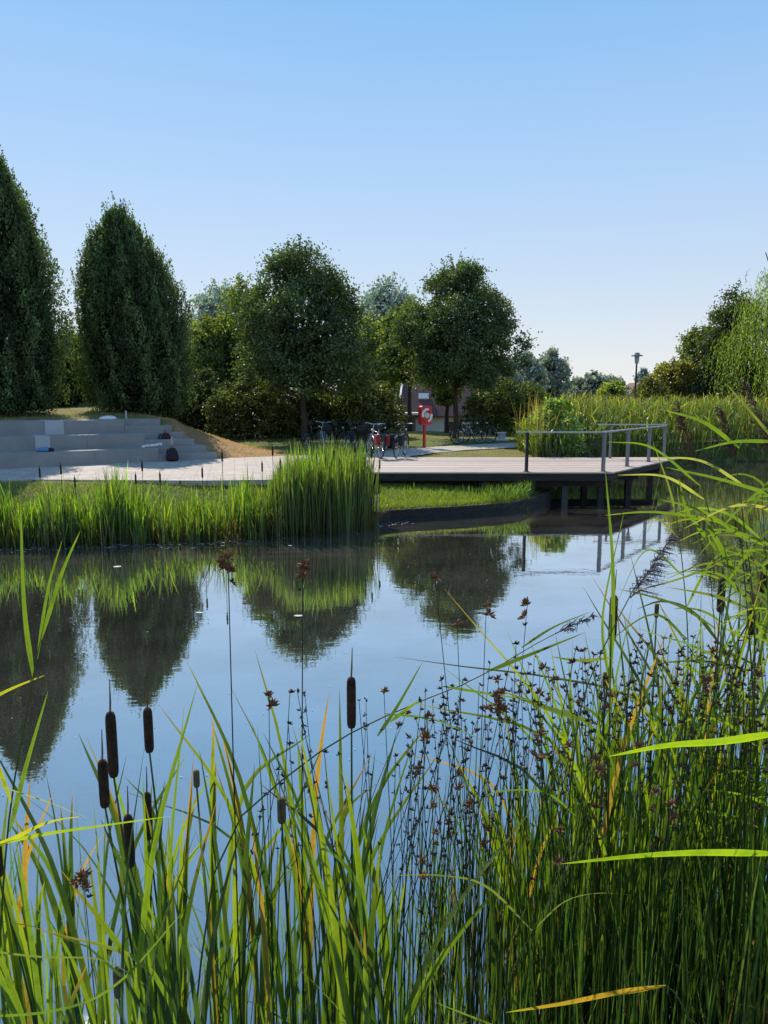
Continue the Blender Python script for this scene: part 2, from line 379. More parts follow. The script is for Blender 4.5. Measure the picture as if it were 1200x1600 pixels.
# ---------------------------------------------------------------- plaza and path
m, n, o = new_mat('plaza_paving')
p = N(n, 'ShaderNodeBsdfPrincipled'); p.inputs['Roughness'].default_value = .85
br = N(n, 'ShaderNodeTexBrick'); tc = N(n, 'ShaderNodeTexCoord'); mp = N(n, 'ShaderNodeMapping'); mp.inputs['Rotation'].default_value = (0, 0, -.2)
n.links.new(tc.outputs['Object'], mp.inputs[0]); n.links.new(mp.outputs[0], br.inputs[0])
br.inputs['Scale'].default_value = 1.0; br.inputs['Mortar Size'].default_value = .008; br.inputs['Brick Width'].default_value = .6; br.inputs['Row Height'].default_value = .2
br.inputs['Color1'].default_value = (.58, .47, .39, 1); br.inputs['Color2'].default_value = (.50, .41, .34, 1); br.inputs['Mortar'].default_value = (.18, .15, .12, 1)
x = noise(n, 3, 5, .7); r = ramp(n, x.outputs[0], [(.3, (.75,)*3), (.7, (1.15,)*3)])
mm = N(n, 'ShaderNodeMix', data_type='RGBA', blend_type='MULTIPLY'); mm.inputs[0].default_value = 1
n.links.new(br.outputs[0], mm.inputs[6]); n.links.new(r.outputs[0], mm.inputs[7]); n.links.new(mm.outputs[2], p.inputs[0]); n.links.new(p.outputs[0], o.inputs[0])
M['paving'] = m
M['path'] = solid('path_gravel', (.48, .42, .35), .95, var=.18, scale=12, bump=.4)
def slab(name, poly, ztop, mat, thick=.12):
    k = len(poly); mb = MB()
    mb.add([(x, y, ztop) for x, y in poly] + [(x, y, ztop-thick) for x, y in poly],
           [tuple(range(k))] + [(i, i+k, (i+1) % k + k, (i+1) % k) for i in range(k)])
    return tag(mb.build(name, mat), kind='structure')
A3 = lambda s, t: (SA[0]+SE[0]*s+SN[0]*t, SA[1]+SE[1]*s+SN[1]*t)
fl = A3(-8, .02); fr = A3(6.6, .02)
slab('plaza', [fl, (-14, 14.7), (-9.5, 16.3), (-7.3, 16.4), (-4, 16.2), (-.78, 16.6), (-.78, 22.8), (-2.6, 23.6), (fr[0], fr[1])], .79, M['paving'])
def strip(name, pts, w, z, mat):
    mb = MB(); pts = [Vector((a, b, 0)) for a, b in pts]; vs = []
    for i, q in enumerate(pts):
        d = (pts[min(i+1, len(pts)-1)]-pts[max(i-1, 0)]).normalized(); nn = Vector((-d.y, d.x, 0))
        for k in (-1, 1):
            c = q+nn*k*w[i]/2; vs.append((c.x, c.y, max(z, Hs(c.x, c.y)+.012)))
    mb.add(vs, [(2*i, 2*i+2, 2*i+3, 2*i+1) for i in range(len(pts)-1)])
    return tag(mb.build(name, mat), kind='structure')
strip('path', [(-1.6, 22.2), (-.4, 23.4), (.8, 25.2), (2.2, 26.9), (4.2, 28.4), (6.6, 29.8), (10, 31.3), (16, 33.5)], [2.6, 2.3, 2.0, 2.0, 2.2, 2.4, 2.6, 2.6], .782, M['path'])

def st_from_u(u, t):      # position along the steps seen at photo column u
    k = (u-600)/F_PX/1.006
    # SA.x+SE.x*s+SN.x*t = k*(SA.y+SE.y*s+SN.y*t)
    return (k*(SA[1]+SN[1]*t)-SA[0]-SN[0]*t)/(SE[0]-k*SE[1])
# ---------------------------------------------------------------- concrete seating steps
steps = empty('concrete_steps', (SA[0], SA[1], .79), math.atan2(SE[1], SE[0]), 'wide grey concrete seating steps set into the grass bank at left', 'steps')
RISE = .385
def sbox(name, s0, s1, t0, t1, z0, z1, mat, bev=True):
    mb = MB(); mb.box(((s0+s1)/2, (t0+t1)/2, (z0+z1)/2), (s1-s0, t1-t0, z1-z0)); o = mb.build(name, mat, steps)
    b = o.modifiers.new('bevel', 'BEVEL'); b.width = .006; b.segments = 2
    return o
# long seating tiers, cast in blocks; the short flight of half-height treads at the right end
for k in range(3):
    t0 = .8*k; z1 = RISE*(k+1)
    cuts = {0: [-9, -6.0, -3.2, -.3, 2.4, 4.15], 1: [-9, -6.3, -3.6, st_from_u(53, .8), st_from_u(77, .8), 2.4, 4.0], 2: [-9, -6.6, -3.9, st_from_u(70, 1.6), st_from_u(100, 1.6), 3.65]}[k]
    for i in range(len(cuts)-1):
        pale = (k == 1 and i == 3) or (k == 2 and i == 3)
        sbox('seat_block', cuts[i]+.0015, cuts[i+1]-.0015, t0+random.uniform(0, .006), 3.0, z1-RISE-(.3 if k == 0 else .1), z1, M['concrete_pale' if pale else 'concrete'])
ends = [5.9, 5.72, 5.5, 5.3, 5.08, 4.86]; start = [4.154, 4.154, 4.004, 4.004, 3.654, 3.654]
for j in range(6):
    sbox('tread', start[j], ends[j], .40*j+.003, 3.0, (RISE/2)*j-(.3 if j == 0 else .05), (RISE/2)*(j+1)-.001*(1), M['concrete'])

# ---------------------------------------------------------------- wooden deck
deck = empty('wooden_deck', (0, 0, 0), 0, 'wooden deck jutting out over the pond on dark posts', 'deck')
m, n, o = new_mat('deck_boards')
p = N(n, 'ShaderNodeBsdfPrincipled'); p.inputs['Roughness'].default_value = .75
ac = N(n, 'ShaderNodeAttribute'); ac.attribute_name = 'col'
x = noise(n, 6, 6, .7, stretch=(.35, 5, 5)); r = ramp(n, x.outputs[0], [(.3, (.72, .70, .68)), (.7, (1.2, 1.15, 1.12))])
mm = N(n, 'ShaderNodeMix', data_type='RGBA', blend_type='MULTIPLY'); mm.inputs[0].default_value = 1
n.links.new(ac.outputs['Color'], mm.inputs[6]); n.links.new(r.outputs[0], mm.inputs[7]); n.links.new(mm.outputs[2], p.inputs[0]); n.links.new(p.outputs[0], o.inputs[0])
M['boards'] = m
mb = MB(); y = 18.05; bw = .142
def xr(y): return 5.62 + (y-18.05)*.755
while y < 22.65:
    y2 = y+bw-.009; k = random.uniform(.78, 1.14); c = (.56*k, .455*k, .395*k)
    x0 = -.76
    zt = .79+random.uniform(-.0015, .0015)
    cutx = []; q = x0 + random.uniform(2, 3.8)
    while q < xr(y)-1.5: cutx.append(q); q += 3.6
    xs = [x0]+cutx+[None]
    for i in range(len(xs)-1):
        a0 = xs[i]+.003; a1 = xs[i+1]-.003 if xs[i+1] is not None else None
        r0 = a1 if a1 else xr(y); r1 = a1 if a1 else xr(y2)
        kk = random.uniform(.92, 1.08); cc = tuple(v*kk for v in c)
        mb.add([(a0, y, .757), (r0, y, .757), (r1, y2, .757), (a0, y2, .757), (a0, y, zt), (r0, y, zt), (r1, y2, zt), (a0, y2, zt)],
               [(3,2,1,0),(4,5,6,7),(0,1,5,4),(1,2,6,5),(2,3,7,6),(3,0,4,7)], c=cc)
    y += bw
mb.build('deck_boards', M['boards'], deck)
mb = MB(); mb.box((2.37, 18.10, .665), (6.2, .05, .18)); mb.build('edge_beam', M['timber_dark'], deck)
mb = MB(); dv = Vector((.755, 1, 0)).normalized(); ang = math.atan2(dv.y, dv.x)
mb.box((5.46+.5*.755*4.4, 18.10+.5*4.45, .665), (5.5, .05, .18), ang); mb.build('edge_beam', M['timber_dark'], deck)
for yy, xa, xb in ((18.5, 2.4, 5.7), (20.2, 3.2, 6.95), (21.9, 4.2, 8.15)):
    mb = MB(); mb.box(((xa+xb)/2, yy, .50), (xb-xa, .12, .22)); mb.build('bearer', M['timber_dark'], deck)
for i in range(9):
    xx_ = .2+i*.62; mb = MB(); mb.box((xx_, (18.3+22.4)/2, .63), (.06, 4.1, .14)); 
    if xx_ > 2.5: mb.build('joist', M['timber_dark'], deck)
for (px, py) in ((4.55, 18.52), (5.45, 18.50), (3.7, 20.2), (5.5, 20.2), (6.7, 20.2), (4.9, 21.9), (6.5, 21.9), (7.9, 21.9)):
    mb = MB(); mb.box((px, py, -.05), (.15, .15, .88)); mb.build('support_post', M['timber_dark'] if px != 4.55 else M['post_mid_grey'], deck)

rail = empty('deck_railing', (0, 0, 0), 0, 'open grey railing with flat handrail along the corner of the deck', 'railing')
RT = .79+.97
def post(x, y, wx, wy, rz, mat=M['post_grey']):
    mb = MB(); mb.box((x, y, .79+(RT-.79)/2-.002), (wx, wy, RT-.79-.008), rz); mb.box((x, y, .795), (wx+.06, wy+.06, .01), rz)
    o = mb.build('post', mat, rail); return o
post(X(825, 18.2), 18.2, .07, .10, 0, M['timber_dark'])
CR = (5.42, 18.25); BR = (8.45, 22.35)
for q in (CR, (6.47, 19.66), (7.55, 21.1), BR): post(q[0], q[1], .15, .05, ang)
post(6.84, 22.4, .06, .05, 0)
def handrail(a, b, z=RT):
    mb = MB(); a = Vector(a); b = Vector(b); d = b-a; mb.box(((a.x+b.x)/2, (a.y+b.y)/2, z), (d.length, .09, .035), math.atan2(d.y, d.x)); 
    o = mb.build('handrail', M['steel'], rail); bv = o.modifiers.new('bevel', 'BEVEL'); bv.width = .008
handrail((X(808, 18.2), 18.2, 0), (CR[0]+.03, CR[1]-.03, 0))
handrail((CR[0], CR[1]+.06, 0), (BR[0]+.02, BR[1]+.02, 0), RT+.002)
handrail((6.45, 22.45, 0), (BR[0]+.1, 22.45, 0), RT+.04)

# retaining edge under the grass bank beside the deck
mb = MB(); pts = [(x, float(yF(x))-.16) for x in np.linspace(-.15, 3.55, 14)] + [(4.0, 18.2), (4.3, 18.9)]
vs = []
for i, (x, y) in enumerate(pts):
    zt = .25
    vs += [(x, y, -.4), (x, y, zt), (x-.1, y+.14, zt), (x-.1, y+.14, -.4)]
fcs = []
for i in range(len(pts)-1):
    for k in range(3): fcs.append((4*i+k, 4*i+4+k, 4*i+5+k, 4*i+1+k))
mb.add(vs, fcs); tag(mb.build('retaining_edge', M['timber_edge']), 'low dark timber edging holding the grass bank beside the deck', 'edging')

# ---------------------------------------------------------------- trees
def trunk_mesh(name, parent, h, r, limbs, mat=None, lean=(0, 0), base=-.15, top_r=.35):
    mb = MB(); k = 7
    pts = [(lean[0]*(i/k)**1.5+.02*h*math.sin(i*1.9)*.3, lean[1]*(i/k)**1.5+.02*h*math.cos(i*2.3)*.3, base+(h-base)*i/k) for i in range(k+1)]
    rad = [r*(1.35 if i == 0 else 1)*(1-(1-top_r)*i/k) for i in range(k+1)]
    mb.tube(pts, rad, 9)
    for (z0, tip, r0) in limbs:
        t = min(1, max(0, (z0-base)/(h-base))); i = min(k-1, int(t*k)); fr = t*k-i
        p0 = Vector(pts[i]).lerp(Vector(pts[i+1]), fr); tip = Vector(tip); mid = p0.lerp(tip, .5)+Vector((0, 0, -.06*(tip-p0).length))
        mb.tube([p0, p0.lerp(mid, .5), mid, mid.lerp(tip, .55), tip], [r0, r0*.8, r0*.6, r0*.35, r0*.12], 5)
    return mb.build(name, mat or M['bark'], parent, smooth=True)

def core(prof, z0, h, lx, size, n_, col, ry=1.0, fmax=.84):
    """inner leaves that close the crown, its shade painted as their dark colour"""
    t = RNG.uniform(0, .97, n_); th = RNG.uniform(0, 2*PI, n_); f = np.sqrt(RNG.uniform(.1, 1, n_))*fmax
    r = prof(t)*f; P = np.stack([r*np.cos(th)+lx(t), r*np.sin(th)*ry, z0+t*(h-z0)], 1)
    a = RNG.normal(0, 1, (n_, 3)); sz = size*RNG.uniform(.6, 1.1, n_)*np.clip(prof(t)/prof(np.array([.35]))[0], .25, 1)
    return leaves(P, a, sz, sz*.7, var(n_, col, .3))
def hornbeam(loc, h, rmax, label, seed, lean=0.0, n_tuft=3800):
    global RNG
    RNG = np.random.default_rng(seed)
    root = empty('hornbeam_tree', loc, 0, label, 'tree', 'columnar hornbeams behind the steps')
    t = RNG.uniform(0, 1, n_tuft)**.9
    prof = lambda t: rmax*np.interp(t, [0, .05, .15, .35, .52, .68, .80, .90, .96, 1], [.62, .85, .97, 1.0, .95, .80, .60, .38, .20, .04])
    th = RNG.uniform(0, 2*PI, n_tuft); rr = prof(t)
    lob = 1+.09*np.sin(th*3+t*7+seed)+.08*np.sin(th*7-t*17+seed)+.07*np.sin(th*11+t*5)+.04*np.sin(th*23+t*9)
    f = 1-np.abs(RNG.normal(0, .16, n_tuft)); f = np.clip(f, .2, 1.06); f[RNG.random(n_tuft) < .10] *= 1.09
    r = rr*lob*f
    c = np.stack([r*np.cos(th)+lean*t*h, r*np.sin(th), t*h*.97+.1], 1)
    per = 30
    Lt = RNG.uniform(.3, .7, n_tuft)*np.where(RNG.random(n_tuft) < .22, 1.9, 1); Lt = np.where(t > .93, Lt*1.3, Lt)
    k = RNG.uniform(-.5, .5, (n_tuft, per)); out = np.stack([np.cos(th), np.sin(th), np.zeros(n_tuft)], 1)
    ax = unit(np.array([0, 0, 1])+out*RNG.uniform(.02, .30, (n_tuft, 1))+RNG.normal(0, .08, (n_tuft, 3)))
    wdt = .12*(1-np.clip(k+.5, 0, 1)*.9)
    P = c[:, None, :] + ax[:, None, :]*(k*Lt[:, None])[..., None] + RNG.normal(0, 1, (n_tuft, per, 3))*wdt[..., None]
    P = P.reshape(-1, 3); nL = len(P)
    la = unit(np.repeat(ax, per, 0)*1.1+RNG.normal(0, .5, (nL, 3)))
    depth = np.repeat(f, per)
    col = var(nL, (.085, .12, .05), .28)*np.repeat(np.exp(RNG.normal(0, .22, n_tuft))*(1+.35*np.sin(th*11+t*5)), per)[:, None]*(1+.5*(k.reshape(-1)+.5))[:, None]*(.55+.5*np.clip((depth-.6)/.4, 0, 1))[:, None]  # colour darker deep in the crown and in its grooves, as shade
    v, cc = leaves(P, la, RNG.uniform(.055, .095, nL), RNG.uniform(.035, .06, nL), col)
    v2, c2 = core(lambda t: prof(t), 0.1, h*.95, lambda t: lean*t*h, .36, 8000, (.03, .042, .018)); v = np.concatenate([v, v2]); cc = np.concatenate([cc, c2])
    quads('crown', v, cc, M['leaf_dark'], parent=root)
    limbs = []
    for i in range(26):
        a = random.uniform(0, 2*PI); tt = random.uniform(.25, .95); rad = float(prof(tt))*.75
        limbs.append((max(.4, tt*h*.45), (rad*math.cos(a)+lean*tt*h, rad*math.sin(a), tt*h), .05))
    trunk_mesh('trunk', root, h*.85, .17, limbs, lean=(lean*h*.8, 0))
    return root

def broad(loc, h, rx, z0, label, seed, name='lime_tree', cat='tree', group=None, col=(.105, .148, .05), lf=.11, nl=46000, lobes=42, shape=None, mat=None, trunk_r=.14, spiky=1.0, trunk=True, lit=None, ry=None, core_n=3200):
    """crown from z0 to h in overlapping lobes of leaf clumps, bare trunk under it"""
    global RNG
    RNG = np.random.default_rng(seed); random.seed(seed)
    root = empty(name, loc, 0, label, cat, group)
    shape = shape or ([0, .06, .15, .32, .5, .7, .87, .95, 1], [.5, .86, 1, 1, .84, .60, .36, .2, .05])
    prof = lambda t: rx*np.interp(t, shape[0], shape[1])
    ry = ry or 1.0
    # shoots: leaf clumps along outer shell and some inside
    nsh = lobes*14
    t = RNG.uniform(.01, .98, nsh); w = prof(t); keep = RNG.random(nsh) < (w/rx+.12); t = t[keep]; nsh = len(t)
    th = RNG.uniform(0, 2*PI, nsh)
    lob = 1+.11*np.sin(th*2+t*7+seed)+.10*np.sin(th*5-t*13+seed*2)+.07*np.sin(th*9+t*25)
    f = np.clip(1-np.abs(RNG.normal(0, .26, nsh)), .1, 1.0)
    f = np.where(RNG.random(nsh) < .10*spiky, f*1.13, f)
    r = prof(t)*lob*f
    c = np.stack([r*np.cos(th), r*np.sin(th)*ry, z0+t*(h-z0)], 1)
    # two thirds of the shoots sit on rounded boughs that stand out from the crown
    nb = lobes; tb = RNG.uniform(.04, .9, nb); kb = RNG.random(nb) < (prof(tb)/rx+.1); tb = tb[kb]; nb = len(tb)
    hb = (np.arange(nb)*2.399+RNG.normal(0, .4, nb)); rb = np.clip(prof(tb)*.36, rx*.10, rx*.36); Rb = np.maximum(prof(tb)-rb*.75, 0)*RNG.uniform(.8, 1.12, nb)
    C = np.stack([Rb*np.cos(hb), Rb*np.sin(hb)*ry, z0+tb*(h-z0)], 1)
    ib = RNG.integers(0, nb, nsh); dd = unit(RNG.normal(0, 1, (nsh, 3))+np.stack([np.cos(hb), np.sin(hb), .55+0*hb], 1)[ib]*.8)
    cb_ = C[ib]+dd*(rb[ib]*np.clip(1-np.abs(RNG.normal(0, .2, nsh)), .3, 1.15))[:, None]
    use = RNG.random(nsh) < .68; c = np.where(use[:, None], cb_, c); f = np.where(use, .8+.2*np.clip(dd[:, 2]+.4, 0, 1), f*.9)
    c[:, 2] = np.clip(c[:, 2], z0, h)
    per = max(6, int(nl/nsh)); sig = (h-z0)*.035*RNG.uniform(.6, 1.5, nsh)
    P = c[:, None, :]+RNG.normal(0, 1, (nsh, per, 3))*sig[:, None, None]*np.array([1, 1, .75]); P = P.reshape(-1, 3)
    nL = len(P); out = np.repeat(unit(c-np.array([0, 0, z0+.3*(h-z0)])), per, 0)
    la = unit(out*.4+RNG.normal(0, .7, (nL, 3))+np.array([0, 0, -.15]))
    dep = np.repeat(f, per)
    cl = var(nL, col, .30, .10)*np.repeat(np.exp(RNG.normal(0, .16, nsh)), per)[:, None]*(.6+.45*np.clip((dep-.5)/.5, 0, 1))[:, None]  # inner leaves coloured darker, bough tops lighter: shading put into the colour
    if lit is not None: cl = np.where(RNG.random((nL, 1)) < lit[1], var(nL, lit[0], .2), cl)  # random share of leaves recoloured in a sunlit tone
    v, cc = leaves(P, la, lf*RNG.uniform(.7, 1.3, nL), lf*.72*RNG.uniform(.7, 1.3, nL), cl)
    if core_n:
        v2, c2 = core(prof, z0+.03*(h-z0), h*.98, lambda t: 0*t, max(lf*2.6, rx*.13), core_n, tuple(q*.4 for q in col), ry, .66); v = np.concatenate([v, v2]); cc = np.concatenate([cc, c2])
    # shoots sticking out of the outline
    ns = int(26*spiky)
    if ns:
        tt = RNG.uniform(.25, 1.0, ns); tt[:max(3, ns//4)] = RNG.uniform(.9, 1.0, max(3, ns//4)); ta = RNG.uniform(0, 2*PI, ns)
        b = np.stack([prof(tt)*1.0*np.cos(ta), prof(tt)*np.sin(ta)*ry, z0+tt*(h-z0)], 1)
        dirv = unit(np.stack([np.cos(ta)*.45, np.sin(ta)*.45, np.ones(ns)], 1)+RNG.normal(0, .15, (ns, 3)))
        k = RNG.uniform(-.8, .8, (ns, 22)); P2 = b[:, None, :]+dirv[:, None, :]*(k*(h-z0)*.075)[..., None]+RNG.normal(0, lf*.38, (ns, 22, 3))
        P2 = P2.reshape(-1, 3); v2, c2 = leaves(P2, RNG.normal(0, 1, (len(P2), 3)), lf*1.0, lf*.7, var(len(P2), col, .3))
        v = np.concatenate([v, v2]); cc = np.concatenate([cc, c2])
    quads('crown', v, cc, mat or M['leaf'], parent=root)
    if trunk:
        limbs = []
        for i in range(22):
            a = random.uniform(0, 2*PI); q = random.uniform(.12, .93); rad = float(prof(q))*.78
            limbs.append((z0+max(-.1, q*.55-.15)*(h-z0), (rad*math.cos(a), rad*math.sin(a)*ry, z0+q*(h-z0)), trunk_r*.42))
        trunk_mesh('trunk', root, z0+(h-z0)*.78, trunk_r, limbs, lean=(random.uniform(-.1, .1), 0), base=-.3, top_r=.25)
    return root
def place(u, Y, v_top): 
    x = X(u, Y); z = Hs(x, Y); return (x, Y, z), at(u, v_top, Y).z - z
# the two dark hornbeams behind the steps
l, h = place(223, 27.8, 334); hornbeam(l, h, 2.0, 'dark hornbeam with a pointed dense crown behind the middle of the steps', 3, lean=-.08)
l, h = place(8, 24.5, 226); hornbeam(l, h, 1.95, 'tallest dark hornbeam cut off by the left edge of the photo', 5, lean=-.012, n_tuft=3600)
# two lime trees on the lawn
l, h = place(474, 31.5, 382); broad(l, h, 2.9, 2.1, 'round crowned lime tree in front of the dark hedge, left of the lifebuoy', 21, group='lime trees on the lawn')
l, h = place(712, 34.5, 404); broad(l, h, 2.8, 2.45, 'lime tree with slim trunk right of the red lifebuoy stand', 22, group='lime trees on the lawn')
# sunlit trees behind them
LIT = ((.17, .22, .05), .35)  # sunlight painted as a lighter green on this share of leaves
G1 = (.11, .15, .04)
YL = (.19, .185, .045)
def bg_tree(u, Y, v_top, wpx, label, seed, col, name='leafy_tree', group='trees behind the lawn', lf=.16, nl=16000, z0f=.12, mat=None, lit=None, shape=None, spiky=.8, trunk=True, lobes=34, tr=.16, core_n=1600):
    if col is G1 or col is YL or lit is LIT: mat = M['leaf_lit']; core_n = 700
    l, h = place(u, Y, v_top); rx = wpx/2/F_PX*Y
    return broad(l, h, rx, h*z0f, label, seed, name, 'tree' if 'bush' not in name and 'shrub' not in name else 'bush', group, col, lf, nl, lobes, shape, mat, tr, spiky, trunk, lit, None, core_n)
ROUND = ([0, .1, .3, .6, .8, .93, 1], [.6, .9, 1, .95, .75, .42, .08])
DOME = ([0, .1, .4, .7, .88, 1], [.9, 1, 1, .85, .55, .12])
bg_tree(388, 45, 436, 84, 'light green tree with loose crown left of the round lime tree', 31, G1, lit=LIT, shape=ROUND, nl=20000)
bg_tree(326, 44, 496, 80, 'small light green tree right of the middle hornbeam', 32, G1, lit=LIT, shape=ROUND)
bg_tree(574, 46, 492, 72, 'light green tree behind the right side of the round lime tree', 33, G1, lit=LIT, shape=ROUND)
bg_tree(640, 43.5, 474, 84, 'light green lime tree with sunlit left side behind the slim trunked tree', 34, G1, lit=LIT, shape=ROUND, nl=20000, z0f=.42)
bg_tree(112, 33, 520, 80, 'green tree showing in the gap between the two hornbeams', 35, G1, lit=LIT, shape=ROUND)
# trees further off, aerial haze painted into their leaf colour
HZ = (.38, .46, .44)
bg_tree(348, 82, 445, 135, 'broad hazy blue green tree far behind between hornbeam and lime', 41, HZ, mat=M['far_haze_leaf'], lf=.34, shape=DOME, group='hazy trees far behind', nl=14000)
bg_tree(607, 78, 436, 108, 'hazy blue green tree far behind between the two lime trees', 42, HZ, mat=M['far_haze_leaf'], lf=.32, shape=ROUND, group='hazy trees far behind', nl=12000)
HZ2 = (.36, .40, .35)  # greyed by haze in the colour itself
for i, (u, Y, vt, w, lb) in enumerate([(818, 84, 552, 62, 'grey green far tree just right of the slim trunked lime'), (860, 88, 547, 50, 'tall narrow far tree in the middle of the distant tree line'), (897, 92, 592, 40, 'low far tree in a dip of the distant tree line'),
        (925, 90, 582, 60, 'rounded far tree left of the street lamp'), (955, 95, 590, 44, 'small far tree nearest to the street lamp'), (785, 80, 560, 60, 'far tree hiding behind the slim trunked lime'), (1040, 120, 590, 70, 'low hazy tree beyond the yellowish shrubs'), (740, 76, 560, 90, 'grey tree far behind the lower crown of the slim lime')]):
    bg_tree(u, Y, vt, w, lb, 50+i, HZ2, mat=M['far_haze_leaf'], lf=.36, shape=ROUND, group='distant tree line', nl=7000, z0f=.05, lobes=26)
# far pointed conifer behind the lamp, haze mixed into its leaf colour
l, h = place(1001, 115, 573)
broad(l, h, 2.3, .5, 'hazy pointed conifer far away beside the street lamp', 61, 'conifer_tree', 'tree', None, (.25, .34, .38), .4, 3500, 26, ([0, .1, .3, .6, .85, 1], [1, .9, .7, .42, .16, .02]), M['far_haze_leaf'], .2, .3)
# hedge bushes in front of the trees
HD = (.07, .095, .03); BL = ((.26, .28, .06), .25)  # BL: sunlit tone painted on a share of the bush leaves
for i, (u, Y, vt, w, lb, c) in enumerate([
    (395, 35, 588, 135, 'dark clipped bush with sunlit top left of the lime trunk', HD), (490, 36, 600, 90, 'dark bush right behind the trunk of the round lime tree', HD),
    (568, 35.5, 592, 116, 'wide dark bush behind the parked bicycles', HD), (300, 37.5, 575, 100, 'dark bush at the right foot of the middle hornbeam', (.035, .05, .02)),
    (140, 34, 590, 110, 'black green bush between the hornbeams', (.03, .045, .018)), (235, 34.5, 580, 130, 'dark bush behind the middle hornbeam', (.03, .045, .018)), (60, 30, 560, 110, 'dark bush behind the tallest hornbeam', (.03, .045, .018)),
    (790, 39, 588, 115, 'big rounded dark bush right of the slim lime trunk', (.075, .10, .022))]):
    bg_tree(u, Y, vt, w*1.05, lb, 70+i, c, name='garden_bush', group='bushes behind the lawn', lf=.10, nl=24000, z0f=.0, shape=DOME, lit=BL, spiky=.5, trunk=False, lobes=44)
bg_tree(698, 40.5, 590, 44, 'bright yellow green bush in front of the house wall', 79, (.15, .19, .035), name='garden_bush', group='bushes behind the lawn', lf=.13, nl=2600, z0f=.5, shape=ROUND, lit=LIT, spiky=.8, lobes=18)
bg_tree(612, 27.5, 672, 22, 'small weedy bush beside the bicycles', 80, (.12, .16, .04), name='garden_bush', group='bushes behind the lawn', lf=.07, nl=1200, z0f=0, shape=DOME, spiky=.8, trunk=False, lobes=12)
# right side: tall dark tree, shoulder, yellowish shrubs
bg_tree(1134, 43, 446, 98, 'tall pointed dark green tree left of the willow', 81, (.075, .105, .035), lit=((.18, .22, .05), .2), shape=([0, .1, .3, .55, .75, .9, 1], [1, 1, .98, .8, .52, .28, .05]), nl=30000, lf=.14, z0f=.06, group='trees on the right bank', spiky=1.5)
bg_tree(1090, 45, 508, 70, 'shorter tree forming the left shoulder of the tall pointed tree', 82, (.085, .11, .03), lit=LIT, shape=ROUND, nl=16000, lf=.15, z0f=.05, group='trees on the right bank', spiky=1.2)
bg_tree(1052, 44, 562, 80, 'yellowish shrub at the foot of the tall pointed tree', 83, YL, name='tall_shrub', shape=DOME, lf=.14, nl=9000, z0f=0, group='shrubs on the right bank', spiky=1)
bg_tree(1015, 42, 590, 60, 'olive shrub just right of the street lamp', 84, (.21, .21, .05), name='tall_shrub', shape=DOME, lf=.13, nl=7000, z0f=0, group='shrubs on the right bank', spiky=1)
bg_tree(955, 41, 596, 46, 'yellow green shrub left of the street lamp', 85, (.21, .26, .05), name='tall_shrub', mat=M['leaf_lit'], shape=ROUND, lf=.13, nl=5000, z0f=0, group='shrubs on the right bank', spiky=1)
bg_tree(1165, 40, 560, 90, 'dark shrub under the willow', 86, (.04, .06, .02), name='tall_shrub', shape=DOME, lf=.14, nl=9000, z0f=0, group='shrubs on the right bank', spiky=1)

# weeping willow
def willow(loc, h, rx, label, seed):
    global RNG
    RNG = np.random.default_rng(seed); root = empty('willow_tree', loc, 0, label, 'tree')
    nbh = 95; ns = 1250; bt = np.arange(nbh)*2.399+RNG.normal(0, .3, nbh); bf = RNG.uniform(.15, 1, nbh)**.6
    bz = h*(1-.52*bf**1.5)*RNG.uniform(.86, 1.04, nbh); ib = RNG.integers(0, nbh, ns)
    th = bt[ib]+RNG.normal(0, .10, ns)/np.maximum(bf[ib], .3); f = np.clip(bf[ib]+RNG.normal(0, .06, ns), .02, 1.15); r = rx*f
    z0 = bz[ib]+RNG.normal(0, .18, ns)
    ln = np.minimum(z0-.8, np.abs(RNG.normal(.42, .16, nbh))[ib]*h*RNG.uniform(.6, 1.1, ns))
    per = 46; k = np.linspace(0, 1, per)[None, :]
    sway = RNG.normal(0, .12, (ns, 2))
    px = (r*np.cos(th))[:, None]*(1+.10*np.sqrt(k))+sway[:, :1]*k; py = (r*np.sin(th))[:, None]*(1+.10*np.sqrt(k))+sway[:, 1:]*k
    pz = z0[:, None]+.25*np.sin(k*3)*(1-k)-ln[:, None]*k
    P = np.stack([px, py, pz], -1)+RNG.normal(0, .035, (ns, per, 3)); P = P.reshape(-1, 3); nL = len(P)
    la = unit(np.array([0, 0, -1.])+RNG.normal(0, .35, (nL, 3)))
    cl = var(nL, (.14, .20, .045), .3)*np.repeat(np.exp(RNG.normal(0, .2, ns)), per)[:, None]
    v, cc = leaves(P, la, .19, .04, cl); quads('crown', v, cc, M['leaf_lit'], parent=root)
    limbs = [(h*.25, (rx*.8*math.cos(a), rx*.8*math.sin(a), h*random.uniform(.55, .85)), .16) for a in np.linspace(0, 6.28, 16)]
    trunk_mesh('trunk', root, h*.9, .35, limbs)
l, h = place(1270, 38, 318); willow(l, h, 4.3, 'weeping willow with hanging bright green strands at the right edge', 91)

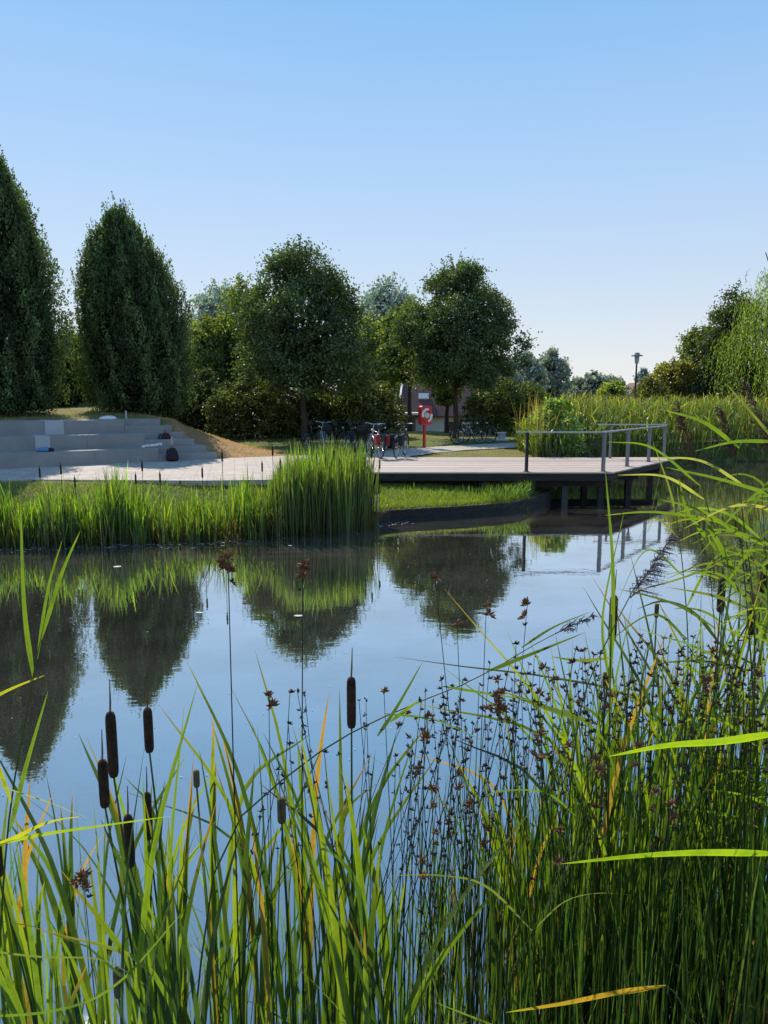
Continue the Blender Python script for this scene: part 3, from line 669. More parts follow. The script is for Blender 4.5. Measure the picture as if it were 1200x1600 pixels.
# ---------------------------------------------------------------- house behind the trees
hx, hy = X(690, 50), 50.0; hz = Hs(hx, hy)-.1
house = empty('house', (hx, hy, hz), math.radians(-3), 'white walled house with dark red tiled roof half hidden by trees', 'house')
we = CAM_Z - 25*50/F_PX - hz  # eave height
mb = MB(); mb.box((.45, 3.5, we/2), (6.3, 7, we)); mb.build('wall', M['house_wall'], house)
mb = MB(); e = we-.05; rdg = e+3.6
mb.add([(-2.85, -.4, e), (3.8, -.4, e), (3.8, 3.5, rdg), (-2.55, 3.5, rdg), (-2.85, 7.4, e), (3.8, 7.4, e), (-2.85, -.4, e-.12), (3.8, -.4, e-.12), (3.8, 7.4, e-.12), (-2.85, 7.4, e-.12)],
       [(0, 1, 2, 3), (3, 2, 5, 4), (0, 3, 4), (1, 5, 2), (6, 7, 1, 0), (9, 8, 7, 6), (4, 5, 8, 9)]); rf = mb.build('roof', M['roof'], house)
mb = MB(); mb.add([(-2.98, -.45, e-.1), (-2.84, -.45, e+.03), (-2.54, 3.5, rdg+.05), (-2.68, 3.5, rdg-.1)], [(0, 1, 2, 3)]); mb.box((-2.9, -.43, e-.02), (.12, .05, .16)); mb.build('verge_board', M['white'], house)
sk = Vector((-1.2, .95, e+1.3)); mb = MB(); mb.box(sk, (.7, .5, .08), rot=Matrix.Rotation(math.atan2(3.6, 3.9), 3, 'X')); mb.build('skylight', M['white'], rf)
mb = MB(); mb.box((.9, -.02, we-.75), (.8, .06, .6)); wn = mb.build('window', M['glass'], house); 
mb = MB(); mb.box((.9, -.05, we-1.08), (.95, .12, .06)); mb.build('sill', M['white'], wn)
mb = MB(); mb.box((-2.18, -1.2, (we+.05)/2), (.9, 2.3, we+.05)); mb.build('annex_wall', M['annex'], house)
mb = MB(); mb.box((-2.16, -1.3, we+.12), (1.25, 2.7, .13)); mb.build('annex_roof', M['white'], house)
# far roof beyond the lamp
rx_, ry_ = X(1004, 105), 105.0; rz_ = Hs(rx_, ry_)
fh = empty('far_house', (rx_, ry_, rz_), 0, 'tiny pale gabled house far away right of the lamp', 'house')
mb = MB(); mb.box((0, 3, 1.1), (4.4, 6, 2.2)); mb.build('wall', M['house_wall'], fh)
mb = MB(); mb.add([(-2.5, -.3, 2.1), (2.5, -.3, 2.1), (0, -.3, 4.1), (-2.5, 6.3, 2.1), (2.5, 6.3, 2.1), (0, 6.3, 4.1)], [(0, 2, 5, 3), (2, 1, 4, 5), (0, 1, 2), (3, 5, 4)]); mb.build('roof', M['roof'], fh)

# ---------------------------------------------------------------- lamp, lifebuoy, stone seat
lx, ly = X(991, 38), 38.0; lz = Hs(lx, ly); top = at(991, 551, 38).z-lz
lamp = empty('street_lamp', (lx, ly, lz), 0, 'slim park lamp with flat round shade rising above the reeds', 'lamp')
mb = MB(); mb.tube([(0, 0, -.2), (0, 0, 1), (0, 0, top-.55)], [.06, .05, .04], 10); mb.build('pole', M['lamp_metal'], lamp)
mb = MB(); mb.tube([(0, 0, top-.55), (0, 0, top-.5), (0, 0, top-.15)], [.05, .10, .12], 14); mb.build('lantern', M['lamp_glass'], lamp)
mb = MB(); mb.tube([(0, 0, top-.17), (0, 0, top-.14), (0, 0, top-.09)], [.28, .29, .13], 20); mb.tube([(0, 0, top-.09), (0, 0, top-.02), (0, 0, top)], [.13, .12, .07], 14); mb.build('shade', M['post_grey'], lamp)

bx_, by_ = X(664, 27.4), 27.4; bz_ = Hs(bx_, by_)
buoy = empty('lifebuoy_stand', (bx_, by_, bz_), math.radians(24), 'red lifebuoy stand with a pale ring on the lawn by the path', 'lifebuoy stand')
zt = at(664, 634, 27.4).z-bz_; zb = at(664, 664, 27.4).z-bz_; zc = (zt+zb)/2
mb = MB(); mb.box((0, .04, zb/2+.05), (.085, .085, zb+.2)); mb.build('post', M['red'], buoy)
mb = MB(); hw = .225; hh = (zt-zb)/2; rc = .09; out = []
for cx_, cz_, a0 in ((hw-rc, hh-rc, 0), (-hw+rc, hh-rc, 90), (-hw+rc, -hh+rc, 180), (hw-rc, -hh+rc, 270)):
    for k in range(5):
        a = math.radians(a0+k*22.5); out.append((cx_+rc*math.cos(a), cz_+rc*math.sin(a)))
k = len(out); vs = [(p[0], -.13, p[1]+zc) for p in out]+[(p[0], .1, p[1]+zc) for p in out]+[(p[0]*.9, -.16, p[1]*.92+zc) for p in out]
mb.add(vs, [tuple(range(2*k, 3*k)), tuple(reversed(range(k, 2*k)))]+[(i, i+k, (i+1) % k+k, (i+1) % k) for i in range(k)]+[(i+2*k, i, (i+1) % k, (i+1) % k+2*k) for i in range(k)])
mb.build('housing', M['red'], buoy)
def arc(mb, c, R, r, a0, a1, y, seg=14):
    mb.tube([(c[0]+R*math.cos(math.radians(a0+(a1-a0)*i/seg)), y, c[2]+R*1.25*math.sin(math.radians(a0+(a1-a0)*i/seg))) for i in range(seg+1)], r, 8)
mb = MB(); arc(mb, (0, 0, zc), .175, .045, 0, 360, -.17, 26); ringo = mb.build('ring', M['red'], buoy, smooth=True)
mb = MB(); arc(mb, (0, 0, zc), .175, .049, 75, 195, -.172); arc(mb, (0, 0, zc), .175, .049, -80, 15, -.172); mb.build('white_band', M['white'], ringo, smooth=True)
mb = MB(); mb.tube([(0, -.165, zc), (0, -.19, zc)], [.11, .10], 16); o_ = mb.build('centre_disc', M['cream'], buoy); 

sx, sy = X(783, 33), 33.0; sz = Hs(sx, sy)
seat = empty('stone_seat', (sx, sy, sz), .2, 'small grey stone block with white cap standing on a pale slab by the path', 'stone seat')
mb = MB(); mb.box((0, 0, .03), (.6, .4, .07)); mb.build('slab', M['white'], seat)
mb = MB(); mb.box((.06, 0, .19), (.26, .26, .26)); mb.build('block', M['stone'], seat)
mb = MB(); mb.box((0, 0, .345), (.44, .3, .05)); mb.build('cap', M['white'], seat)

# ---------------------------------------------------------------- bicycles
def bicycle(x, y, yaw, label, frame, group='bicycles parked by the plaza', pannier=None, basket=False, tilt=.06, bag_mat=None, step_through=False, z=None):
    zz = Hs(x, y) if z is None else z
    b = empty('bicycle', (x, y, zz+.01), yaw, label, 'bicycle', group); b.rotation_euler.x = tilt
    R = .335
    def wheel(px):
        w = empty('wheel', (px, 0, R)); w.parent = b
        mb = MB(); mb.ring((0, 0, 0), R-.02, .02, 'Y', 32, 6); mb.build('tyre', M['black'], w, smooth=True)
        mb = MB(); mb.ring((0, 0, 0), R-.045, .011, 'Y', 28, 4); mb.build('rim', M['chrome'], w)
        mb = MB()
        for k in range(18):
            a = 2*PI*k/18; mb.tube([(.02*math.cos(a+1), (.02 if k % 2 else -.02), .02*math.sin(a+1)), ((R-.05)*math.cos(a), 0, (R-.05)*math.sin(a))], .0018, 3, cap=False)
        mb.tube([(0, -.04, 0), (0, .04, 0)], .022, 8); mb.build('spokes', M['chrome'], w)
    wheel(-.53); wheel(.55)
    mb = MB(); bb = (-.06, 0, .28); st_ = (-.22, 0, .80); ht = (.36, 0, .86); hb = (.40, 0, .68); ra = (-.53, 0, R)
    tt = (-.15, 0, .52) if step_through else (-.205, 0, .75)
    mb.tube([bb, st_], .017, 7); mb.tube([tt, (.37, 0, .80)], .016, 7); mb.tube([bb, hb], .020, 7); mb.tube([hb, ht], .022, 8)
    for s in (-.05, .05): mb.tube([(bb[0], s*.6, bb[2]), (ra[0], s, ra[2])], .010, 5); mb.tube([(-.205, s*.4, .73), (ra[0], s, ra[2])], .009, 5)
    mb.build('frame', frame, b, smooth=True)
    mb = MB()
    for s in (-.05, .05): mb.tube([(.40, s*.8, .68), (.44, s, .56), (.55, s, R)], [.013, .012, .009], 6)
    mb.tube([(.40, -.045, .68), (.40, .045, .68)], .014, 6); mb.build('fork', frame, b, smooth=True)
    mb = MB(); mb.tube([ht, (.34, 0, .98)], .013, 6); mb.tube([(.22, -.30, 1.02), (.31, -.22, 1.03), (.36, -.06, 1.0), (.36, .06, 1.0), (.31, .22, 1.03), (.22, .30, 1.02)], .012, 6)
    hb_ = mb.build('handlebar', M['chrome'] if frame is M['frame_silver'] else M['frame_dark'], b, smooth=True)
    for s in (-1, 1):
        mb = MB(); mb.tube([(.24, s*.285, 1.021), (.13, s*.31, 1.01)], .017, 7); mb.build('grip', M['black'], hb_)
    mb = MB(); mb.tube([(-.20, 0, .76), (-.235, 0, .92)], .012, 6); mb.build('seat_post', M['chrome'], b)
    mb = MB(); mb.tube([(-.37, 0, .945), (-.33, 0, .95), (-.22, 0, .94), (-.10, 0, .945), (-.06, 0, .94)], [.05, .085, .06, .025, .012], 10)
    sd_ = mb.build('saddle', M['black'], b, smooth=True)
    mb = MB(); mb.ring((-.06, -.05, .28), .085, .006, 'Y', 20, 4); mb.tube([(-.06, -.07, .28), (.06, -.075, .16)], .009, 5); mb.tube([(-.06, .06, .28), (-.18, .065, .40)], .009, 5)
    mb.box((.06, -.11, .16), (.09, .07, .02)); mb.box((-.18, .10, .40), (.09, .07, .02)); mb.build('crank', M['chrome'], b)
    for px, a0, a1 in ((-.53, 20, 190), (.55, -5, 150)):
        mb = MB(); vs = []; seg = 12
        for i in range(seg+1):
            a = math.radians(a0+(a1-a0)*i/seg)
            for s in (-.028, .028): vs.append((px+(R+.025)*math.cos(a), s, R+(R+.025)*math.sin(a)))
        mb.add(vs, [(2*i, 2*i+2, 2*i+3, 2*i+1) for i in range(seg)]); mb.build('mudguard', frame if px > 0 else M['black'], b, smooth=True)
    mb = MB()
    for s in (-.06, .06):
        mb.tube([(-.25, s, .72), (-.75, s, .72)], .007, 5); mb.tube([(-.62, s, .72), (-.53, s, R)], .006, 5)
    mb.tube([(-.75, -.06, .72), (-.75, .06, .72)], .007, 5); mb.tube([(-.45, -.06, .72), (-.45, .06, .72)], .007, 5); mb.build('luggage_rack', M['frame_dark'], b)
    mb = MB(); mb.tube([(.43, 0, .82), (.48, 0, .82)], [.02, .035], 10); mb.build('headlight', M['white'], b)
    if pannier:
        for s in (-1, 1):
            mb = MB(); mb.box((-.55, s*.15, .55), (.34, .13, .33)); o = mb.build('pannier', pannier, b); bv = o.modifiers.new('bevel', 'BEVEL'); bv.width = .045; bv.segments = 3
    if basket:
        mb = MB(); mb.box((-.52, 0, .83), (.36, .28, .20)); o = mb.build('bag', bag_mat or M['blackcloth'], b); bv = o.modifiers.new('bevel', 'BEVEL'); bv.width = .04; bv.segments = 3
    return b
D_ = math.radians
bicycle(X(626, 22.7), 22.9, D_(74), 'bicycle with black panniers standing alone nearest the deck', M['frame_dark'], pannier=M['blackcloth'], z=.785)
bicycle(X(586, 22.4), 22.6, D_(108), 'bicycle with a red bag at the right end of the parked row', M['frame_silver'], pannier=M['redcloth'], z=.79)
bicycle(X(592, 25.2), 25.3, D_(70), 'bicycle with black bags parked behind the one with the red bag', M['frame_dark'], pannier=M['blackcloth'], basket=True)
bicycle(X(571, 25.3), 25.4, D_(75), 'dark bicycle with silver handlebar third from the right of the row', M['frame_dark'], basket=True)
bicycle(X(548, 25.6), 25.6, D_(80), 'low framed dark bicycle in the middle of the row', M['frame_dark'], step_through=True)
bicycle(X(526, 25.8), 25.8, D_(74), 'dark bicycle half hidden by reeds right of the lime trunk', M['frame_dark'])
bicycle(X(504, 26.0), 26.0, D_(105), 'bicycle with pale frame and top bag beside the lime trunk', M['frame_silver'], basket=True)
bicycle(X(487, 26.4), 26.6, D_(70), 'leftmost bicycle of the row in front of the lime trunk', M['frame_dark'])
bicycle(X(733, 29.8), 29.8, D_(28), 'dark bicycle leaning left in the shade of the slim lime tree', M['frame_dark'], group='bicycles under the lime tree', tilt=-.1)
bicycle(X(745, 30.6), 30.8, D_(-14), 'dark bicycle on the right in the shade of the slim lime tree', M['frame_dark'], group='bicycles under the lime tree', tilt=.08)

# ---------------------------------------------------------------- things on the steps
def on_steps(s, t, z): p_ = A3(s, t); return (p_[0], p_[1], z)
SROT = math.atan2(SE[1], SE[0])
def lump(name, sections, mat, parent, sides=14):
    """sections: (z, rx, ry, cx, cy)"""
    mb = MB(); vs = []
    for z, rx, ry, cx, cy_ in sections:
        for k in range(sides):
            a = 2*PI*k/sides; c_, s_ = math.cos(a), math.sin(a)
            sx_ = math.copysign(abs(c_)**.7, c_); sy_ = math.copysign(abs(s_)**.7, s_)
            vs.append((cx+rx*sx_, cy_+ry*sy_, z))
    nS = len(sections); fs = [(i*sides+k, i*sides+(k+1) % sides, (i+1)*sides+(k+1) % sides, (i+1)*sides+k) for i in range(nS-1) for k in range(sides)]
    fs += [tuple(reversed(range(sides))), tuple((nS-1)*sides+k for k in range(sides))]
    mb.add(vs, fs); o = mb.build(name, mat, parent, smooth=True); sb = o.modifiers.new('sub', 'SUBSURF'); sb.levels = 1; sb.render_levels = 1; return o
def backpack(loc, rz, label, sc, cm):
    b = empty('backpack', loc, rz, label, 'backpack', 'backpacks on the steps'); b.scale = (sc,)*3
    lump('body', [(.0, .16, .10, 0, 0), (.05, .19, .12, 0, 0), (.2, .18, .12, 0, .01), (.33, .13, .09, .01, .03), (.40, .06, .05, .02, .05)], cm, b)
    lump('front_pocket', [(.03, .12, .04, 0, -.11), (.07, .13, .06, 0, -.11), (.17, .11, .05, 0, -.10), (.2, .08, .03, 0, -.09)], M['maroon'], b)
    mb = MB(); mb.tube([(-.03, .06, .38), (-.02, .07, .45), (.03, .07, .45), (.04, .06, .38)], .009, 6); mb.build('handle', M['black'], b)
    for s in (-.1, .1):
        mb = MB(); mb.tube([(s, .11, .36), (s*1.3, .2, .28), (s*1.4, .19, .12), (s*1.3, .11, .04)], .016, 6); mb.build('strap', M['blackcloth'], b)
s1 = st_from_u(260, .95); backpack(on_steps(s1, 1.0, .79+RISE), SROT+.3, 'dark maroon backpack sitting upright on the second tier', .98, M['maroon'])
s2 = st_from_u(268, -.2); backpack(on_steps(s2, -.16, .79), SROT-.2, 'black backpack leaning against the lowest riser', .98, M['blackcloth'])
s3 = st_from_u(270, .1); bt = empty('drinking_bottle', on_steps(s3, .25, .79+RISE), 0, 'slim pale pink bottle standing between the two backpacks', 'bottle')
mb = MB(); mb.tube([(0, 0, 0), (0, 0, .2), (0, 0, .235), (0, 0, .25)], [.033, .033, .02, .016], 12); mb.build('bottle_body', M['bottle'], bt, smooth=True)
mb = MB(); mb.tube([(0, 0, .25), (0, 0, .28)], .018, 10); mb.build('cap', M['white'], bt)
s4 = st_from_u(236, .3); mb = MB()
for i in range(5): mb.tube([(-.28+.11*i, .05*math.sin(i*2), .03+.012*i), (-.18+.12*i, .04*math.cos(i), .035+.012*i)], [.03, .05], 7)
o_ = mb.build('crumpled_cloth', M['white'], smooth=True); o_.location = on_steps(s4, .35, .79+RISE); o_.rotation_euler.z = SROT; tag(o_, 'crumpled white cloth lying left of the maroon backpack', 'cloth')
s5 = st_from_u(66, .3); o_ = lump('towel', [(0, .22, .14, 0, 0), (.05, .22, .14, 0, 0), (.09, .18, .12, 0, 0), (.12, .08, .06, 0, 0)], M['blue'], None); o_.location = on_steps(s5, .22, .79+RISE); o_.rotation_euler.z = SROT; tag(o_, 'folded blue towel on the lowest tier near the left edge', 'towel')
s5 = st_from_u(75, .3); o_ = lump('pouch', [(0, .09, .06, 0, 0), (.05, .10, .07, 0, 0), (.11, .05, .04, 0, 0)], M['blackcloth'], None); o_.location = on_steps(s5, .12, .79+RISE); tag(o_, 'small black pouch beside the folded blue towel', 'pouch')
s6 = st_from_u(170, 2.6); o_ = lump('pale_boulder', [(-.05, .28, .15, 0, 0), (.04, .30, .17, .02, 0), (.09, .18, .1, .05, 0), (.11, .07, .05, .05, 0)], M['white'], None); o_.location = on_steps(s6, 2.75, .79+3*RISE); tag(o_, 'flat white boulder on the grass edge above the top tier', 'boulder')
s7 = st_from_u(198, 3.4); mb = MB(); mb.tube([(0, 0, -.1), (0, 0, .24), (0, 0, .27)], [.03, .03, .012], 8); o_ = mb.build('marker_stake', M['stone']); p_ = A3(s7, 3.4); o_.location = (p_[0], p_[1], Hs(*p_)); tag(o_, 'short pale stake on the grass behind the top tier', 'stake')

# ---------------------------------------------------------------- reed beds across the water (too many to count)
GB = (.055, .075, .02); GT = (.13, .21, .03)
def bed(name, label, n_, xf, yf, hf, w, cb, ct, seed, mat=None, seg=5, lean=.16, power=1.8, droopm=.06, wseg=None, clump=0, cs=.3, zo=None):
    global RNG
    RNG = np.random.default_rng(seed)
    x = xf(n_); y = yf(x, n_)
    if clump:
        cx = x[:clump]; cyy = y[:clump]; idx = RNG.integers(0, clump, n_); fr = RNG.random(n_) < .75
        x = np.where(fr, cx[idx]+RNG.normal(0, .10, n_), x); y = np.where(fr, cyy[idx]+RNG.normal(0, .12, n_), y)
    base = np.stack([x, y, np.maximum(H(x, y), -.1)-.03], 1)
    if zo: base[:, 2] += RNG.uniform(zo[0], zo[1], n_)*np.interp(x, [4.8, 6.5], [.5, 1])
    h = hf(x, y, n_)
    v, c, f = ribbons(base, h, w*RNG.uniform(.6, 1.3, n_), RNG.uniform(0, 2*PI, n_), np.abs(RNG.normal(0, lean, n_)), np.abs(RNG.normal(0, droopm, n_)), RNG.uniform(-1.4, 1.4, n_), seg, var(n_, cb, cs), var(n_, ct, cs, .14), power)
    return v, c, f
def stuff(name, label, parts, mat, cat='reeds'):
    v, c, f = join_rib(parts); o = quads(name, v, c, mat, faces=f); return tag(o, label, cat, kind='stuff')
U = lambda a, b: (lambda n_: RNG.uniform(a, b, n_))
tops = lambda x: .98+.14*np.sin(x*2.1)+.16*np.sin(x*6.3+1)+.12*np.sin(x*13.7)
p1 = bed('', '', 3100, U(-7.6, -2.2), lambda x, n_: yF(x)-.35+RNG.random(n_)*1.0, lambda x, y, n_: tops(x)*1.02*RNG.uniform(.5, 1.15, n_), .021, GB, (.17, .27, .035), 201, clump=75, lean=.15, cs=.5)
p3 = bed('', '', 1300, U(-10, -2.2), lambda x, n_: yF(x)-.2+RNG.random(n_)*.9, lambda x, y, n_: RNG.uniform(.25, .7, n_), .018, GB, (.17, .27, .035), 231, lean=.2, cs=.5)
p2 = bed('', '', 900, U(-9.5, -2.2), lambda x, n_: yF(x)-.4+RNG.random(n_)*.5, lambda x, y, n_: RNG.uniform(.2, .6, n_), .014, (.14, .10, .05), (.17, .14, .05), 202, lean=.5)
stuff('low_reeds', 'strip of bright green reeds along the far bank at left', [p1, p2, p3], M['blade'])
hc = lambda x: np.interp(x, [-2.4, -2.15, -1.9, -1.6, -1.2, -.8, -.4], [.75, 1.15, 1.6, 1.6, 1.72, 1.6, 1.66])
p1 = bed('', '', 4300, (lambda n_: -2.35+1.95*RNG.random(n_)**.8), lambda x, n_: yF(x)-.55+RNG.random(n_)**1.2*1.6, lambda x, y, n_: hc(x)*RNG.uniform(.5, 1.08, n_), .023, GB, (.16, .24, .04), 203, lean=.085, clump=90, cs=.5)
p2 = bed('', '', 700, U(-2.4, -.1), lambda x, n_: yF(x)-.6+RNG.random(n_)*.5, lambda x, y, n_: RNG.uniform(.2, .8, n_), .014, (.14, .10, .05), (.2, .16, .07), 204, lean=.45)
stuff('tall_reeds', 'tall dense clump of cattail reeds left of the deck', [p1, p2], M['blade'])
# grass on banks and lawns
p1 = bed('', '', 26000, U(-10, -.2), lambda x, n_: yF(x)+.4+RNG.random(n_)*2.9, lambda x, y, n_: RNG.uniform(.04, .14, n_), .012, (.12, .16, .035), (.22, .27, .05), 205, seg=2, lean=.5)
p2 = bed('', '', 17000, U(-.1, 3.7), lambda x, n_: yF(x)-.1+RNG.random(n_)**1.3*np.clip(18.4-yF(x), .5, 4), lambda x, y, n_: RNG.uniform(.04, .13, n_), .010, (.11, .16, .03), (.24, .30, .04), 206, seg=2, lean=.5)
p3 = bed('', '', 420, U(2.4, 3.8), lambda x, n_: yF(x)-.1+RNG.random(n_)*.5, lambda x, y, n_: RNG.uniform(.15, .48, n_), .014, (.08, .12, .03), (.15, .26, .04), 207, seg=4, lean=.4)
p4 = bed('', '', 160, U(0, 2.6), lambda x, n_: yF(x)+.0+RNG.random(n_)*1.6, lambda x, y, n_: RNG.uniform(.15, .35, n_), .012, (.08, .12, .03), (.16, .26, .04), 208, seg=4, lean=.25, clump=12)
p5 = bed('', '', 1500, U(-.1, 3.8), lambda x, n_: yF(x)-.17+RNG.random(n_)*.12, lambda x, y, n_: RNG.uniform(.08, .24, n_), .009, (.09, .12, .03), (.17, .22, .05), 233, seg=3, lean=.9, droopm=.6)
p5[0][:, 2] = np.maximum(p5[0][:, 2], .02)+.22
stuff('bank_grass', 'short green grass on the pond bank and beside the deck', [p1, p2, p3, p4, p5], M['blade'], 'grass')
p1 = bed('', '', 15000, U(-.6, 8.5), lambda x, n_: 22.75+RNG.random(n_)*5.5, lambda x, y, n_: RNG.uniform(.02, .07, n_), .018, (.20, .19, .06), (.32, .28, .09), 209, seg=2, lean=.5)
p2 = bed('', '', 12000, U(-6, 9), lambda x, n_: 27+RNG.random(n_)*12, lambda x, y, n_: RNG.uniform(.03, .09, n_), .025, (.16, .18, .05), (.26, .25, .08), 210, seg=2, lean=.5)
keep = []
stuff('lawn_grass', 'dry yellowish lawn grass behind the deck', [p1, p2], M['blade'], 'grass')
def bedxy(n_, fn, hf, w, cb, ct, seed, **k):
    global RNG
    RNG = np.random.default_rng(seed); pts = fn(n_); x, y = pts[:, 0], pts[:, 1]
    return bed('', '', len(x), lambda q: x, lambda xx, q: y, hf, w, cb, ct, seed+1, **k)
def mound_pts(n_):
    s = RNG.uniform(4.9, 9.5, n_); t = RNG.uniform(.0, 6, n_); s = s+.0*t
    ok = s > 6.2-.45*np.clip(t, 0, 2.6); s, t = s[ok], t[ok]
    return np.stack([SA[0]+SE[0]*s+SN[0]*t, SA[1]+SE[1]*s+SN[1]*t], 1)
p1 = bedxy(9000, mound_pts, lambda x, y, n_: RNG.uniform(.02, .09, n_), .014, (.40, .25, .12), (.52, .34, .17), 211, seg=2, lean=.8)
def top_pts(n_):
    s = RNG.uniform(-8, 5, n_); t = RNG.uniform(3.02, 8, n_); return np.stack([SA[0]+SE[0]*s+SN[0]*t, SA[1]+SE[1]*s+SN[1]*t], 1)
p2 = bedxy(7000, top_pts, lambda x, y, n_: RNG.uniform(.03, .10, n_), .016, (.26, .23, .09), (.38, .34, .12), 213, seg=2, lean=.5)
stuff('mound_grass', 'dry orange brown grass on the mound around the steps', [p1, p2], M['blade'], 'grass')
# tall vegetation right of and behind the deck
def rv(n_):
    x = 4.75+19.25*RNG.random(n_)**1.15; y = yF(x)-.3+RNG.random(n_)**.9*np.interp(x, [5, 7, 12], [2.5, 5, 9]); y = np.where(x < 8.8, np.maximum(y, 22.95+RNG.random(n_)*4), y)
    return np.stack([x, y], 1)
hr = lambda x, y, n_: np.interp(x, [4.8, 5.6, 7, 9, 24], [1.0, 1.5, 1.9, 1.95, 2.0])*RNG.uniform(.55, 1.08, n_)
p1 = bedxy(8000, rv, hr, .028, (.04, .06, .018), (.12, .18, .035), 221, lean=.22, droopm=.12, seg=4)  # dark foot colour stands for the shade low in the belt
p2 = bedxy(700, rv, lambda x, y, n_: 2.0*RNG.uniform(.85, 1.12, n_), .03, (.10, .10, .03), (.30, .23, .09), 223, lean=.15, seg=4)
p3 = bedxy(17000, rv, lambda x, y, n_: RNG.uniform(.25, .65, n_), .036, (.07, .105, .028), (.15, .21, .04), 227, lean=.8, droopm=.45, seg=3, cs=.45, zo=(.1, 1.45))
p4 = bedxy(3200, rv, lambda x, y, n_: RNG.uniform(.25, .6, n_), .034, (.15, .19, .04), (.30, .31, .08), 229, lean=.7, droopm=.4, seg=3, cs=.45, zo=(1.2, 1.75))  # yellowish upper blades, their sunlit look put into the colour
stuff('bank_reeds', 'broad belt of tall green reeds behind the deck on the right bank', [p1, p2, p3, p4], M['blade'])
l = (5.7, 24.6, Hs(5.7, 24.6)); broad(l, 1.95, .85, .05, 'bright leafy willow shrub behind the left side of the deck railing', 225, 'willow_shrub', 'bush', None, (.19, .27, .07), .10, 4200, 30, ([0, .2, .5, .8, 1], [.7, 1, .9, .7, .3]), M['leaf_lit'], .04, 4.0, True, ((.4, .46, .26), .35), core_n=0)

# ---------------------------------------------------------------- floating bits on the water
def flakes(name, label, pts, size, mat, seed, kind='stuff', cat='debris'):
    rg = random.Random(seed); mb = MB()
    for (x, y) in pts:
        r = size*rg.uniform(.4, 1.4); k = rg.randint(4, 6); a0 = rg.uniform(0, 6.28); st_ = rg.uniform(1, 2.4)
        mb.add([(x+r*st_*math.cos(a0+2*PI*i/k)*rg.uniform(.7, 1), y+r*math.sin(a0+2*PI*i/k)*rg.uniform(.7, 1), .006+rg.uniform(0, .004)) for i in range(k)], [tuple(range(k))])
    return tag(mb.build(name, mat), label, cat, kind=kind)
rg = random.Random(5); pts = []
for i in range(420):
    x = rg.uniform(-8, .6); pts.append((x, float(yF(x))-.25-abs(rg.gauss(0, .22))))
flakes('foam_specks', 'pale foam specks floating along the foot of the reeds', pts, .018, M['stone'], 6)
pts = [(rg.uniform(-.6, .45)*yy, yy) for yy in [rg.uniform(4.5, 16) for _ in range(420)]]
flakes('floating_specks', 'tiny pale specks scattered over the dark water', pts, .0045, M['stone'], 7)
for (u, v, sz, lb) in ((449, 853, .10, 'larger pale leaf floating near the tall reeds'), (170, 886, .08, 'thin white fleck floating at left below the reeds'), (460, 963, .10, 'long thin floating stalk piece in the tree reflection'), (300, 958, .05, 'small floating fleck between the tree reflections')):
    al = math.atan((v-800)/F_PX)+PITCH; Yw = CAM_Z/math.tan(al)
    flakes('floating_leaf', lb, [(X(u, Yw), Yw)], sz*.7, M['stone'], int(u), kind='thing', cat='leaf')

# ---------------------------------------------------------------- near plants
def crspline(P, n_):
    P = [Vector(p) for p in P]; P = [P[0]*2-P[1]]+P+[P[-1]*2-P[-2]]; out = []
    segs = len(P)-3
    for i in range(n_+1):
        t = i/n_*segs; k = min(segs-1, int(t)); t -= k; a, b, c, d = P[k:k+4]
        out.append(.5*((2*b)+(c-a)*t+(2*a-5*b+4*c-d)*t*t+(3*b-a-3*c+d)*t**3))
    return out
def leafmesh(name, P, w, side, cols, parent, mat=None, n_=12, prof=None, fold=.22, twist=0):
    """folded strap leaf along a curve. cols: (base, middle, tip)"""
    pts = crspline(P, n_); mb = MB(); side = Vector(side).normalized(); vs = []; cs = []
    for i, p in enumerate(pts):
        t = i/n_; d = (pts[min(i+1, n_)]-pts[max(i-1, 0)]).normalized()
        sd_ = side.copy(); sd_.rotate(Matrix.Rotation(twist*t, 3, d)); sd_ = (sd_-d*sd_.dot(d)).normalized(); nn = d.cross(sd_)
        ww = w/2*(prof(t) if prof else (min(1, .75+t*1.2)*max(0, 1-t**3.2)**.8)) + 3e-4
        c = [cols[0][j]*(1-t*2)+cols[1][j]*t*2 if t < .5 else (cols[1][j]*(1-((t-.5)*2)**5)+cols[2][j]*((t-.5)*2)**5) for j in range(3)]
        vs += [p-sd_*ww, p+nn*ww*fold, p+sd_*ww]; cs += [c, [q*.85 for q in c], c]
    b = len(mb.v); mb.v += [tuple(v) for v in vs]; mb.c += [tuple(c) for c in cs]
    for i in range(n_):
        for k in range(2): mb.f.append((3*i+k, 3*i+k+1, 3*i+4+k, 3*i+3+k)); mb.mi.append(0)
    return mb.build(name, mat or M['fore'], parent, smooth=True)
GRN = [(.12, .20, .028), (.10, .17, .025), (.16, .23, .03), (.055, .11, .028), (.035, .075, .025), (.045, .09, .035)]
OR = (.38, .17, .04); YG = (.24, .27, .03); BR_ = (.20, .13, .05)
def jit(c, s=.12): k = math.exp(random.gauss(0, s)); return tuple(max(.003, q*k) for q in c)
